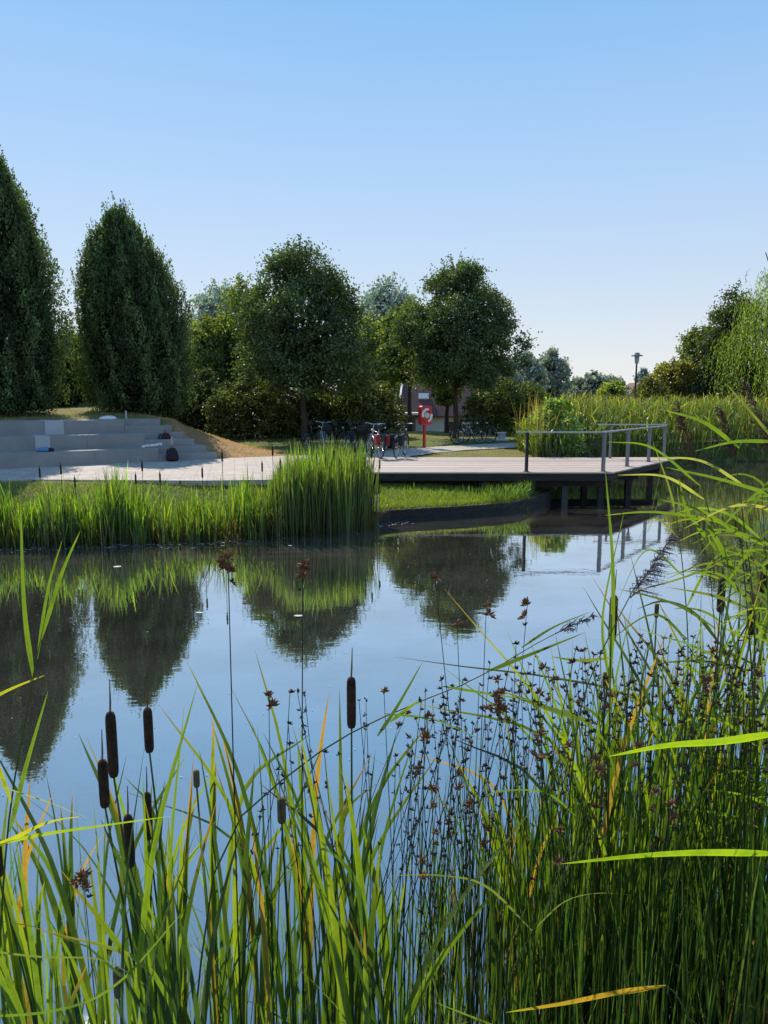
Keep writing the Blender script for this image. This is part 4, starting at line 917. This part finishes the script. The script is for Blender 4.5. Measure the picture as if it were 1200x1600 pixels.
def cattail(x, y, h, label, group, head=None, nleaf=5, leaf_h=None, lean=.1, head_len=.13, head_r=.012, bud=False, width=.017, leanx=0):
    """one cattail plant: strap leaves, and for a flowering one a stem with its brown head. head: point of the middle of the head"""
    z0 = max(-.05, Hs(x, y)-.02); p = empty('cattail_plant', (x, y, z0), 0, label, 'cattail', group)
    o = Vector((x, y, z0))
    for i in range(nleaf):
        az = random.uniform(0, 2*PI); hh = (leaf_h or h)*random.uniform(.72, 1.05); ln = abs(random.gauss(0, lean))+.05
        dx = math.cos(az)*ln*hh+leanx*hh; dy = math.sin(az)*ln*hh*.5; b0 = Vector((math.cos(az)*.012, math.sin(az)*.012, 0))
        c0 = jit(random.choice(GRN)); c1 = jit(random.choice(GRN)); tip = random.choices([OR, YG, c1, BR_], [.18, .14, .5, .18])[0]
        dr = random.random() < .12
        if random.random() < .07: c0, c1, tip = (.10, .12, .04), (.30, .20, .08), (.28, .17, .08)
        P = [b0, b0+Vector((dx*.12, dy*.12, hh*.35)), b0+Vector((dx*.45, dy*.45, hh*.72)), b0+Vector((dx*(1 if not dr else 1.5), dy, hh*(1 if not dr else .86)))]
        fa = random.uniform(-.7, .7)
        leafmesh('leaf', P, width*random.uniform(.7, 1.15), (math.cos(fa), math.sin(fa), 0), (c0, c1, tip), p, twist=random.uniform(-.9, .9))
    if head is not None:
        hd = Vector(head)-o; top_ = hd+Vector((0, 0, head_len/2)); bot = hd-Vector((0, 0, head_len/2))
        mb = MB(); pts = crspline([(0, 0, 0), (bot.x*.35, bot.y*.35, bot.z*.5), bot], 8); mb.tube(pts, [.0055-.0025*i/8 for i in range(9)], 7, cols=[jit((.07, .12, .03), .02)]*9); mb.build('stem', M['stem'], p, smooth=True)
        mb = MB(); L = head_len; ss = [0, .02, .08, .2, .5, .8, .92, .98, 1]; rr = [.3, .72, .95, 1, 1.0, 1, .95, .72, .3]
        mb.tube([bot+(top_-bot)*s for s in ss], [head_r*r for r in rr], 14); hdo = mb.build('seed_head', M['bud' if bud else 'head'], p, smooth=True)
        if not bud:
            mb = MB(); mb.tube([top_, top_+Vector((.002, 0, .03)), top_+Vector((.004, 0, .10))], [.003, .003, .0012], 5); mb.build('spike', M['spikelet_tan'], hdo)
    return p
# flowering cattails that can be told apart: (u, v_top, v_bottom of head, depth, label)
heads = [(175, 1112, 1215, 2.05, 'cattail with the tallest brown head of the left group'), (162, 1187, 1262, 2.15, 'cattail with a brown head just left of and below the tallest one'),
         (232, 1106, 1176, 2.35, 'cattail with an upright brown head right of the tallest one at left'), (202, 1273, 1355, 2.2, 'cattail with the lowest and thickest brown head at left'),
         (231, 1238, 1312, 2.5, 'cattail with a brown head half hidden behind leaves at left'), (549, 1058, 1138, 2.3, 'lone cattail with a brown head in the middle of the water'),
         (958, 930, 1002, 2.7, 'cattail with a slim brown head behind upright leaves right of the middle'), (1127, 903, 957, 2.9, 'cattail with a short brown head topped by a long spike near the right edge'),
         (1174, 950, 992, 2.9, 'cattail with a small brown head low at the right edge'), (1193, 880, 926, 3.0, 'cattail with a brown head cut by the right edge'), (-4, 1310, 1370, 2.2, 'cattail with a brown head cut by the left edge')]
random.seed(77)
for (u, v0, v1, Y, lb) in heads:
    a = at(u, v0, Y); b = at(u, v1, Y); c = (a+b)/2; L = abs(a.z-b.z)
    cattail(c.x+random.uniform(-.05, .05)+(.06 if u < 300 else 0), Y+random.uniform(-.02, .1), c.z+.1, lb, 'flowering cattails in front', c, 4, leaf_h=c.z*1.02, lean=.07, head_len=L, head_r=.0155)
for (u, v0, v1, Y, lb, r_) in [(307, 1203, 1230, 2.2, 'cattail with a small round unripe head among the left leaves', .010), (440, 1246, 1286, 2.2, 'cattail with a pale fuzzy bud on a bent stem', .014), (1026, 943, 965, 2.9, 'cattail with a tiny olive bud behind the seed plume', .009), (184, 1512, 1558, 2.1, 'cattail with a round pale bud low at the left', .014), (945, 1050, 1072, 2.6, 'cattail with a small olive bud in the rushes', .009)]:
    a = at(u, v0, Y); b = at(u, v1, Y); c = (a+b)/2
    cattail(c.x+.03, Y+.03, c.z+.1, lb, 'budding cattails in front', c, 3, leaf_h=c.z, lean=.08, head_len=abs(a.z-b.z), head_r=r_, bud=True)
# leafy cattails without heads
LBL = 'leafy green cattail without a head standing in the shallow water in front'
def leafy(n_, u0, u1, Y0, Y1, vt, seed, nl=(3, 5), lb=LBL, wd=.023):
    random.seed(seed)
    for i in range(n_):
        u = u0+(u1-u0)*(i+random.random())/n_; Y = random.uniform(Y0, Y1); v_ = vt(u)+random.gauss(0, 45); top_ = at(u, v_, Y)
        cattail(top_.x, Y, max(.5, top_.z), lb, 'leafy cattails in front', None, random.randint(*nl), lean=.20, width=wd*random.uniform(.8, 1.25), leanx=random.gauss(0, .08))
leafy(34, -60, 640, 1.9, 3.0, lambda u: np.interp(u, [-60, 40, 150, 260, 450, 520, 640], [1250, 1260, 1190, 1150, 1080, 1060, 1260]), 301)
leafy(46, 780, 1240, 2.3, 3.4, lambda u: np.interp(u, [600, 700, 850, 950, 1100, 1230], [1250, 1230, 1110, 960, 900, 880]), 302, nl=(3, 5), lb='leafy green cattail growing among the rushes at the right', wd=.017)

# rushes with brown spikelets
def cluster_mesh(seed, n_, size):
    rg = random.Random(seed); mb = MB()
    for i in range(n_):
        a = rg.uniform(0, 2*PI); el = rg.uniform(-.3, 1.3); d = Vector((math.cos(a)*math.cos(el), math.sin(a)*math.cos(el), math.sin(el)))
        L = size*rg.uniform(.7, 1.3); mb.tube([d*.001, d*L*.45, d*L], [.0008, size*.20, .0004], 4, cap=False)
    me_o = mb.build('flower_cluster', M['spikelet']); me = me_o.data; bpy.data.objects.remove(me_o); return me
CL = [cluster_mesh(i, 7, .013) for i in range(5)]; CLB = [cluster_mesh(20+i, 16, .020) for i in range(3)]
for me in CLB: me.materials[0] = M['spikelet_tan']
def cluster(p, loc, big=False, scale=1.0):
    o = bpy.data.objects.new('flower_cluster', random.choice(CLB if big else CL)); COL.objects.link(o); o.parent = p; o.location = loc
    o.rotation_euler = (random.uniform(-.5, .5), random.uniform(-.5, .5), random.uniform(0, 6.28)); o.scale = (scale*random.uniform(.8, 1.25),)*3
def rush(tip, bx, by, r=.0029, ncl=3, label='tall thin rush with dark brown spikelets in the dense rushes at right', group='rushes at the right', big=False, span=.2, col=None, bare=0.02):
    z0 = max(-.05, Hs(bx, by)-.02); o = Vector((bx, by, z0)); root = empty('rush_stem', o, 0, label, 'rush', group); t = Vector(tip)-o
    mid = t*.5; mid.x -= t.x*.22; mid.y -= t.y*.22
    pts = crspline([(0, 0, 0), mid, t], 9); c = col or jit((.035, .07, .016), .35)
    mb = MB(); mb.tube(pts, [r*(1-.6*i/9) for i in range(10)], 5, cols=[c]*10); mb.build('stem', M['stem'], root, smooth=True)
    for k in range(ncl):
        f = 1-(k/max(1, ncl))*span/max(.3, t.length); idx = f*9; i0 = min(8, int(idx)); q = pts[i0].lerp(pts[i0+1], idx-i0)
        cluster(root, q+Vector((random.gauss(0, .004)+random.choice((-1, 1))*.006*(k > 0), random.gauss(0, .006), 0)), big=big and k < 2, scale=1.0)
    return root
random.seed(401)
vtop = lambda u: float(np.interp(u, [600, 660, 720, 800, 900, 960, 1060, 1200], [1190, 1060, 1040, 1010, 1010, 990, 980, 1000]))
for i in range(250):
    u = 625+(1235-625)*((i+random.random())/250)**.92; Y = random.uniform(1.95, 3.3)
    v_ = vtop(u)+abs(random.gauss(0, 1))*130+random.uniform(-10, 30)
    tp = at(u, min(v_, 1480), Y); tp.z = max(tp.z, .55)
    rush(tp, tp.x-random.gauss(.0, .13), Y+random.gauss(0, .1), ncl=random.choice((2, 3, 4, 5, 6)), span=random.uniform(.12, .3), big=random.random() < (.14 if v_ < 1200 else .4))
# scattered rushes at the left of them and in the cattails
for i in range(34):
    u = random.uniform(395, 660); Y = random.uniform(2.0, 3.0); tp = at(u, random.uniform(1080, 1330), Y)
    rush(tp, tp.x+random.gauss(0, .12), Y, ncl=random.choice((1, 2, 3)), label='thin dark rush between the cattail leaves left of the middle', group='rushes left of the middle')
# tall club rushes with big tawny heads
for (u, v, Y, bu, n_, lb) in [(356, 872, 1.9, 372, 3, 'tallest rush at left with a big reddish brown flower head'), (473, 884, 2.1, 470, 3, 'tall rush with two reddish brown flower heads left of the middle'), (680, 905, 2.2, 745, 1, 'rush with a small brown head in front of the tree reflection'),
        (714, 976, 2.3, 738, 1, 'rush with one tiny brown head below the tree reflection'), (760, 944, 2.2, 738, 2, 'rush leaning right with a brown head above the rushes'), (824, 945, 2.3, 775, 3, 'rush leaning right with stacked dark spikelets'), (780, 1090, 2.0, 792, 3, 'rush with a large tawny tuft over the rushes'),
        (130, 1370, 1.9, 150, 3, 'short rush with a tawny flower head low at left'), (275, 1545, 1.9, 276, 0, 'low bare rush at the lower left'), (420, 1087, 2.1, 425, 2, 'thin rush with a dark spikelet left of the lone cattail'), (600, 1080, 2.3, 622, 1, 'thin rush with one spikelet right of the lone cattail')]:
    tp = at(u, v, Y); bp_ = at(bu, 1500, Y); r0 = rush(tp, bp_.x, Y, r=.0034 if v < 900 else .0026, ncl=n_, big=True, span=.035*n_, label=lb, group=None, col=(.03, .05, .02))
    if v in (872, 884, 1370, 1090):
        for k in range(5): cluster(r0, Vector(tp)-r0.location+Vector((random.gauss(-.008, .012), random.gauss(0, .008), random.gauss(-.012, .012))), True, .9)
# dense green understory of rush blades, beyond counting
def under(n_):
    x = RNG.uniform(.08, 2.0, n_); y = RNG.uniform(1.9, 3.5, n_); ok = (x > .055*y) & ((x > .2*y) | (RNG.random(n_) < .4)); return np.stack([x, y], 1)[ok]
p1 = bedxy(2600, under, lambda x, y, n_: RNG.uniform(.5, 1.25, n_)*np.interp(x/y, [.02, .25, .4], [.7, 1.0, 1.05]), .0065, (.05, .085, .022), (.11, .19, .035), 411, lean=.09, seg=6, droopm=.03)
p2 = bedxy(260, under, lambda x, y, n_: RNG.uniform(.3, 1.0, n_), .008, (.16, .10, .04), (.28, .17, .07), 413, lean=.35, seg=6)
p3 = bedxy(400, lambda n_: np.stack([RNG.uniform(.9, 1.9, n_), RNG.uniform(1.9, 3.0, n_)], 1), lambda x, y, n_: RNG.uniform(.15, .6, n_), .010, (.16, .12, .06), (.30, .20, .10), 415, lean=.7, seg=5)
stuff('rush_undergrowth', 'dense thin green rush blades and dead stalks at the right water edge', [p1, p2, p3], M['stem'], 'rushes')
p1 = bedxy(330, lambda n_: np.stack([RNG.uniform(-1.8, .3, n_), RNG.uniform(1.8, 3.2, n_)], 1), lambda x, y, n_: RNG.uniform(.3, 1.0, n_), .009, (.05, .09, .02), (.11, .2, .03), 417, lean=.2, seg=6)
stuff('reed_undergrowth', 'thin young reed blades between the cattails at left', [p1], M['fore'], 'reeds')

# common reeds: arching stems with long pointed leaves and feathery plumes
def plume(parent, base, tip, n_, ln, droop, col, seed):
    rg = random.Random(seed); mb = MB(); base = Vector(base); tip = Vector(tip); ax = tip-base
    mb.tube([base, base.lerp(tip, .5), tip], [.0018, .0013, .0005], 4, cols=[col]*3)
    for i in range(n_):
        t = rg.random()**.9; p = base+ax*t; a = rg.uniform(0, 2*PI); L = ln*(1-.6*t)*rg.uniform(.5, 1.1)
        d = (ax.normalized()*1.1+Vector((math.cos(a)*.75, math.sin(a)*.75, 0))).normalized(); k = jit(col, .25)
        q = [p, p+d*L*.5, p+d*L+Vector((droop*L, 0, -abs(droop)*L*.9))]
        mb.tube(q, [.0009, .0016, .0004], 3, cap=False, cols=[k]*3)
        for s_ in range(4):
            w_ = q[1].lerp(q[2], rg.random()); e_ = w_+Vector((rg.gauss(0, .006), rg.gauss(0, .006), rg.gauss(-.004, .005))); mb.tube([w_, w_.lerp(e_, .5), e_], [.0004, .0011, .0003], 3, cap=False, cols=[k]*3)
    return mb.build('plume', M['plume'], parent)
RP = lambda t: (min(1, .25+t*4)*max(0, 1-t)**.62)*1.1
def reed(P, label, leaves_, pl=None, r=.0032, col=(.10, .14, .04)):
    """P: (u,v,Y) stem points from base; leaves_: list of (list of (u,v,Y)), width, colour)"""
    pts = [at(*p) for p in P]; o = pts[0]; root = empty('common_reed', o, 0, label, 'reed', 'common reeds in front')
    loc = [q-o for q in pts]; c = crspline(loc, 14); mb = MB(); mb.tube(c, [r*(1-.6*i/14) for i in range(15)], 7, cols=[jit(col, .03)]*15); mb.build('stem', M['stem'], root, smooth=True)
    for (LP, w, cl, *rest) in leaves_:
        w *= .85
        lp = [at(*q)-o for q in LP]; d = (lp[-1]-lp[0]).normalized(); side = d.cross(Vector((0, 1, .35))).normalized()
        tip = rest[0] if rest else cl
        leafmesh('leaf', lp, w, side, (cl, cl, tip), root, prof=RP, n_=14, fold=.18, twist=rest[1] if len(rest) > 1 else .2)
    if pl: plume(root, at(*pl[0])-o, at(*pl[1])-o, *pl[2:])
    return root
DG = (.05, .09, .035); LG = (.095, .165, .035); PG = (.24, .27, .16); GG = (.11, .15, .075)
def wb(u, Y): return (u, 1640, Y)
random.seed(501)
# long reed stem arching across the middle
reed([(300, 1640, 2.1), (345, 1330, 2.12), (480, 1190, 2.15), (600, 1120, 2.2), (740, 1062, 2.25), (830, 1010, 2.3), (868, 990, 2.3)], 'long arching reed stem crossing from lower left to the centre right', [
    ([(590, 1150, 2.18), (620, 1105, 2.15), (660, 1035, 2.1)], .016, DG), ([(610, 1128, 2.2), (640, 1105, 2.2), (662, 1090, 2.2)], .018, LG), ([(760, 1050, 2.25), (830, 1022, 2.2), (915, 988, 2.15)], .022, DG, DG), ([(815, 1012, 2.28), (865, 980, 2.25), (925, 955, 2.2)], .012, DG),
    ([(690, 1072, 2.22), (770, 1085, 2.15), (870, 1100, 2.1)], .014, LG), ([(600, 1115, 2.2), (680, 1125, 2.15), (760, 1160, 2.1)], .012, LG)],
    pl=((868, 990, 2.3), (925, 962, 2.3), 40, .05, .15, (.05, .045, .06), 3))
reed([(860, 1640, 2.3), (885, 1300, 2.3), (905, 1120, 2.3), (935, 1030, 2.35), (985, 930, 2.4), (1003, 900, 2.4)], 'reed with a silvery purple drooping plume over the water at right', [
    ([(930, 1130, 2.3), (860, 1108, 2.2), (785, 1080, 2.1)], .026, (.07, .11, .05), PG, .7), ([(955, 1028, 2.35), (905, 1032, 2.3), (862, 1026, 2.2)], .018, GG), ([(905, 1120, 2.3), (945, 1160, 2.3), (965, 1230, 2.3)], .014, LG)],
    pl=((985, 935, 2.4), (1050, 838, 2.4), 110, .075, .55, (.20, .16, .17), 4))
reed([(1010, 1640, 2.2), (1040, 1300, 2.3), (1110, 1120, 2.4), (1130, 900, 2.5), (1105, 790, 2.5), (1085, 720, 2.55)], 'reed with a brown nodding plume in front of the railing end', [
    ([(1100, 780, 2.5), (1040, 745, 2.4), (965, 742, 2.3)], .012, PG), ([(1095, 760, 2.5), (1020, 700, 2.4), (950, 690, 2.3)], .010, LG), ([(1110, 810, 2.5), (1020, 800, 2.4), (945, 805, 2.3)], .012, LG, PG), ([(1120, 860, 2.5), (1075, 800, 2.4), (1060, 745, 2.35)], .014, LG),
    ([(1125, 880, 2.5), (1060, 905, 2.4), (985, 925, 2.35)], .012, GG), ([(1128, 920, 2.5), (1180, 850, 2.4), (1225, 810, 2.3)], .016, LG)],
    pl=((1090, 735, 2.55), (1058, 632, 2.55), 90, .06, -.25, (.16, .075, .05), 5))
reed([(1140, 1640, 2.2), (1165, 1300, 2.3), (1180, 1000, 2.4), (1160, 800, 2.45), (1150, 720, 2.5), (1160, 690, 2.5)], 'reed with dark brown plume at the right edge above the bank', [
    ([(1155, 700, 2.5), (1100, 660, 2.4), (1035, 640, 2.3)], .016, LG), ([(1165, 760, 2.45), (1095, 720, 2.4), (1015, 715, 2.3)], .012, PG), ([(1175, 850, 2.4), (1100, 800, 2.35), (1030, 780, 2.3)], .014, LG), ([(1150, 900, 2.4), (1115, 835, 2.3), (1100, 805, 2.3)], .020, LG, (.55, .30, .03)),
    ([(1170, 800, 2.45), (1210, 740, 2.4), (1240, 700, 2.3)], .014, LG), ([(1178, 900, 2.4), (1110, 880, 2.35), (1040, 905, 2.3)], .012, GG), ([(1180, 950, 2.4), (1130, 900, 2.35), (1070, 890, 2.3)], .012, LG)],
    pl=((1150, 720, 2.5), (1125, 640, 2.5), 80, .05, -.3, (.14, .07, .05), 6))
reed([(1225, 1640, 2.1), (1232, 1300, 2.2), (1230, 900, 2.3), (1215, 720, 2.35), (1200, 640, 2.4)], 'tall reed with plume cut off by the right edge', [
    ([(1225, 740, 2.35), (1160, 790, 2.3), (1090, 870, 2.25)], .013, LG), ([(1215, 690, 2.35), (1150, 690, 2.3), (1085, 705, 2.2)], .014, LG), ([(1228, 800, 2.3), (1150, 790, 2.25), (1060, 830, 2.2)], .012, PG), ([(1225, 860, 2.3), (1140, 830, 2.25), (1080, 850, 2.2)], .012, LG), ([(1230, 780, 2.3), (1130, 750, 2.25), (1040, 730, 2.2)], .014, LG), ([(1220, 700, 2.35), (1170, 640, 2.3), (1135, 600, 2.2)], .010, GG), ([(1230, 900, 2.3), (1180, 860, 2.25), (1120, 880, 2.2)], .014, LG)],
    pl=((1215, 720, 2.4), (1165, 600, 2.4), 90, .06, -.4, (.17, .09, .07), 7))
reed([(1050, 1640, 2.4), (1060, 1300, 2.5), (1075, 1050, 2.6), (1068, 900, 2.65), (1050, 760, 2.7)], 'leaning green reed between the two plumes at right', [
    ([(1068, 900, 2.65), (1010, 860, 2.6), (960, 950, 2.5)], .010, LG), ([(1055, 800, 2.7), (1045, 760, 2.65), (1020, 690, 2.6)], .010, GG), ([(1072, 950, 2.6), (1110, 880, 2.5), (1150, 850, 2.5)], .013, LG), ([(1060, 840, 2.7), (1020, 810, 2.6), (985, 870, 2.5)], .009, GG), ([(1075, 1000, 2.6), (1020, 960, 2.5), (940, 1010, 2.5)], .012, DG)])
# upright leaf blades rising against the water at right
for (u0, v0, u1, v1, w, Y) in ((950, 1070, 956, 740, .016, 2.4), (985, 1010, 960, 790, .010, 2.5), (950, 1070, 965, 760, .010, 2.5)):
    pass
reed([(945, 1640, 2.4), (950, 1300, 2.4), (953, 1080, 2.4), (955, 960, 2.4)], 'upright broad leaved reed beside the slim cattail head', [([(953, 1075, 2.4), (958, 900, 2.4), (946, 735, 2.4)], .020, LG), ([(950, 1060, 2.4), (942, 960, 2.38), (975, 800, 2.35)], .012, LG), ([(1030, 780, 2.4), (1012, 830, 2.4), (1040, 700, 2.4)], .001, LG)], r=.004)
# reed at the left edge with tall pointed leaves
reed([(-10, 1640, 1.9), (12, 1300, 1.9), (48, 1080, 1.9), (70, 960, 1.9)], 'reed at the left edge with tall pointed upright leaves', [
    ([(52, 1060, 1.9), (38, 950, 1.88), (32, 790, 1.85)], .017, LG), ([(64, 1000, 1.9), (95, 900, 1.88), (125, 830, 1.85)], .013, LG), ([(58, 1030, 1.9), (75, 920, 1.88), (97, 845, 1.86)], .010, LG), ([(15, 1300, 1.9), (40, 1200, 1.88), (75, 1080, 1.85)], .017, LG), ([(20, 1260, 1.9), (-10, 1180, 1.85), (-40, 1120, 1.8)], .015, YG), ([(-30, 1100, 1.9), (20, 1075, 1.88), (70, 1055, 1.85)], .012, YG)])
def auto_reed(u, v, Y, lean_px, nlf, label):
    top_ = at(u, v, Y); bx = at(u+lean_px, 1500, Y).x; z0 = max(-.05, Hs(bx, Y)-.02); o = Vector((bx, Y, z0))
    root = empty('common_reed', o, 0, label, 'reed', 'thicket of common reeds at the right edge'); t = top_-o
    c = crspline([(0, 0, 0), (t.x*.25, 0, t.z*.4), (t.x*.6, .02, t.z*.75), t], 14); mb = MB(); mb.tube(c, [.003*(1-.65*i/14) for i in range(15)], 6, cols=[jit((.09, .13, .04), .1)]*15); mb.build('stem', M['stem'], root, smooth=True)
    for k in range(nlf):
        q = c[int(5+9*k/nlf)]; sgn = 1 if k % 2 else -1
        if random.random() < .35: sgn = -1
        L = random.uniform(.18, .36); el = random.uniform(.15, .8); dp = random.uniform(-.3, .5); dx = sgn*math.cos(el)*L; dy = random.uniform(-.25, .25)*L
        P = [q, q+Vector((dx*.4, dy*.4, math.sin(el)*L*.55)), q+Vector((dx*.8, dy*.8, math.sin(el)*L*.75-dp*L*.15)), q+Vector((dx*1.15, dy*1.1, math.sin(el)*L*.7-dp*L*.55))]
        d = (P[-1]-P[0]).normalized(); side = d.cross(Vector((random.uniform(-.3, .3), 1, random.uniform(-.2, .9)))).normalized()
        cl = jit(random.choice([LG, LG, DG, GG, (.14, .22, .035)]), .2)
        leafmesh('leaf', P, random.uniform(.008, .014), side, (cl, cl, cl if random.random() < .8 else BR_), root, prof=RP, n_=10, fold=.2, twist=random.uniform(-.6, .6))
    if random.random() < .35: plume(root, c[12], c[14]+Vector((-.03, 0, .10)), 50, .05, -.3, (.13, .075, .055), int(u))
random.seed(540)
for i in range(16):
    u = 1095+160*((i+random.random())/16)**.8; v = 900-(u-1075)*1.15+random.gauss(0, 60)
    auto_reed(u, max(640, v), random.uniform(2.2, 3.3), random.uniform(10, 60), random.randint(5, 8), 'slender leafy reed in the thicket at the right edge')
# long leaves lying across the picture on reeds rooted beside it
reed([(1240, 1640, 1.7), (1245, 1350, 1.7), (1238, 1140, 1.7)], 'reed at the right edge with a long bright leaf held level', [([(1238, 1142, 1.7), (1130, 1158, 1.68), (1040, 1165, 1.66), (950, 1182, 1.65)], .031, (.20, .32, .03)), ([(1242, 1335, 1.7), (1110, 1332, 1.68), (1000, 1337, 1.66), (875, 1350, 1.65)], .030, (.19, .31, .03))])
reed([(1100, 1640, 1.6), (1060, 1560, 1.6), (1040, 1540, 1.6)], 'low reed at the bottom right with a yellow and green leaf', [([(1040, 1540, 1.6), (960, 1552, 1.6), (880, 1568, 1.6), (790, 1582, 1.6)], .028, (.30, .20, .05), (.20, .32, .03)), ([(790, 1610, 1.6), (740, 1590, 1.6), (680, 1566, 1.6)], .010, LG)])
reed([(760, 1640, 1.8), (800, 1520, 1.8), (832, 1455, 1.8), (860, 1400, 1.8), (905, 1270, 1.85), (935, 1150, 1.9)], 'pale stalked reed with two thin arching leaves over the rushes', [([(832, 1455, 1.8), (760, 1385, 1.78), (690, 1368, 1.76), (610, 1368, 1.75)], .009, GG), ([(832, 1455, 1.8), (880, 1410, 1.78), (930, 1396, 1.76), (985, 1398, 1.75)], .006, GG), ([(900, 1275, 1.85), (850, 1238, 1.8), (765, 1240, 1.75), (755, 1280, 1.75)], .007, LG)], r=.0022)
reed([(-30, 1640, 1.7), (-60, 1400, 1.7), (-70, 1250, 1.7)], 'reed left of the view whose leaves reach in from the left edge', [([(-60, 1330, 1.7), (60, 1305, 1.68), (160, 1290, 1.66), (270, 1275, 1.65)], .016, (.20, .30, .03)), ([(-70, 1350, 1.7), (20, 1310, 1.68), (75, 1285, 1.66), (130, 1275, 1.65)], .016, (.30, .32, .03)), ([(-70, 1200, 1.7), (20, 1235, 1.68), (80, 1255, 1.66), (140, 1280, 1.65)], .008, PG), ([(-60, 1480, 1.7), (60, 1495, 1.68), (160, 1500, 1.66), (230, 1540, 1.65)], .012, GG), ([(-60, 1590, 1.7), (80, 1580, 1.68), (180, 1540, 1.66), (290, 1420, 1.65)], .016, LG)])

# flowering cattails inside the far reed beds
random.seed(601)
for i in range(24):
    if i < 16: u = 412+i*12+random.uniform(-4, 4); v = random.uniform(690, 745); Y = 14.3; lb = 'cattail with dark head in the tall clump left of the deck'
    else: u = [62, 95, 117, 250, 316, 347, 212, 222][i-16]; v = [730, 725, 745, 738, 730, 705, 740, 720][i-16]; Y = 13.5; lb = 'cattail with dark head standing in the low reed strip'
    c = at(u, v+8, Y); x = c.x; yy = max(Y, float(yF(x))-.3); c = at(u, v+8, yy); z0 = max(0, Hs(x, yy))
    p = empty('cattail_plant', (x, yy, z0), 0, lb, 'cattail', 'flowering cattails across the water' if i < 16 else 'cattails in the low strip')
    mb = MB(); mb.tube([(0, 0, -.1), (0, 0, c.z-z0-.08)], .005, 5, cols=[(.06, .1, .03)]*2); mb.build('stem', M['stem'], p)
    mb = MB(); mb.tube([(0, 0, c.z-z0-.10), (0, 0, c.z-z0-.09), (0, 0, c.z-z0+.07), (0, 0, c.z-z0+.08), (0, 0, c.z-z0+.13)], [.008, .017, .017, .008, .003], 8); mb.build('seed_head', M['head'], p, smooth=True)
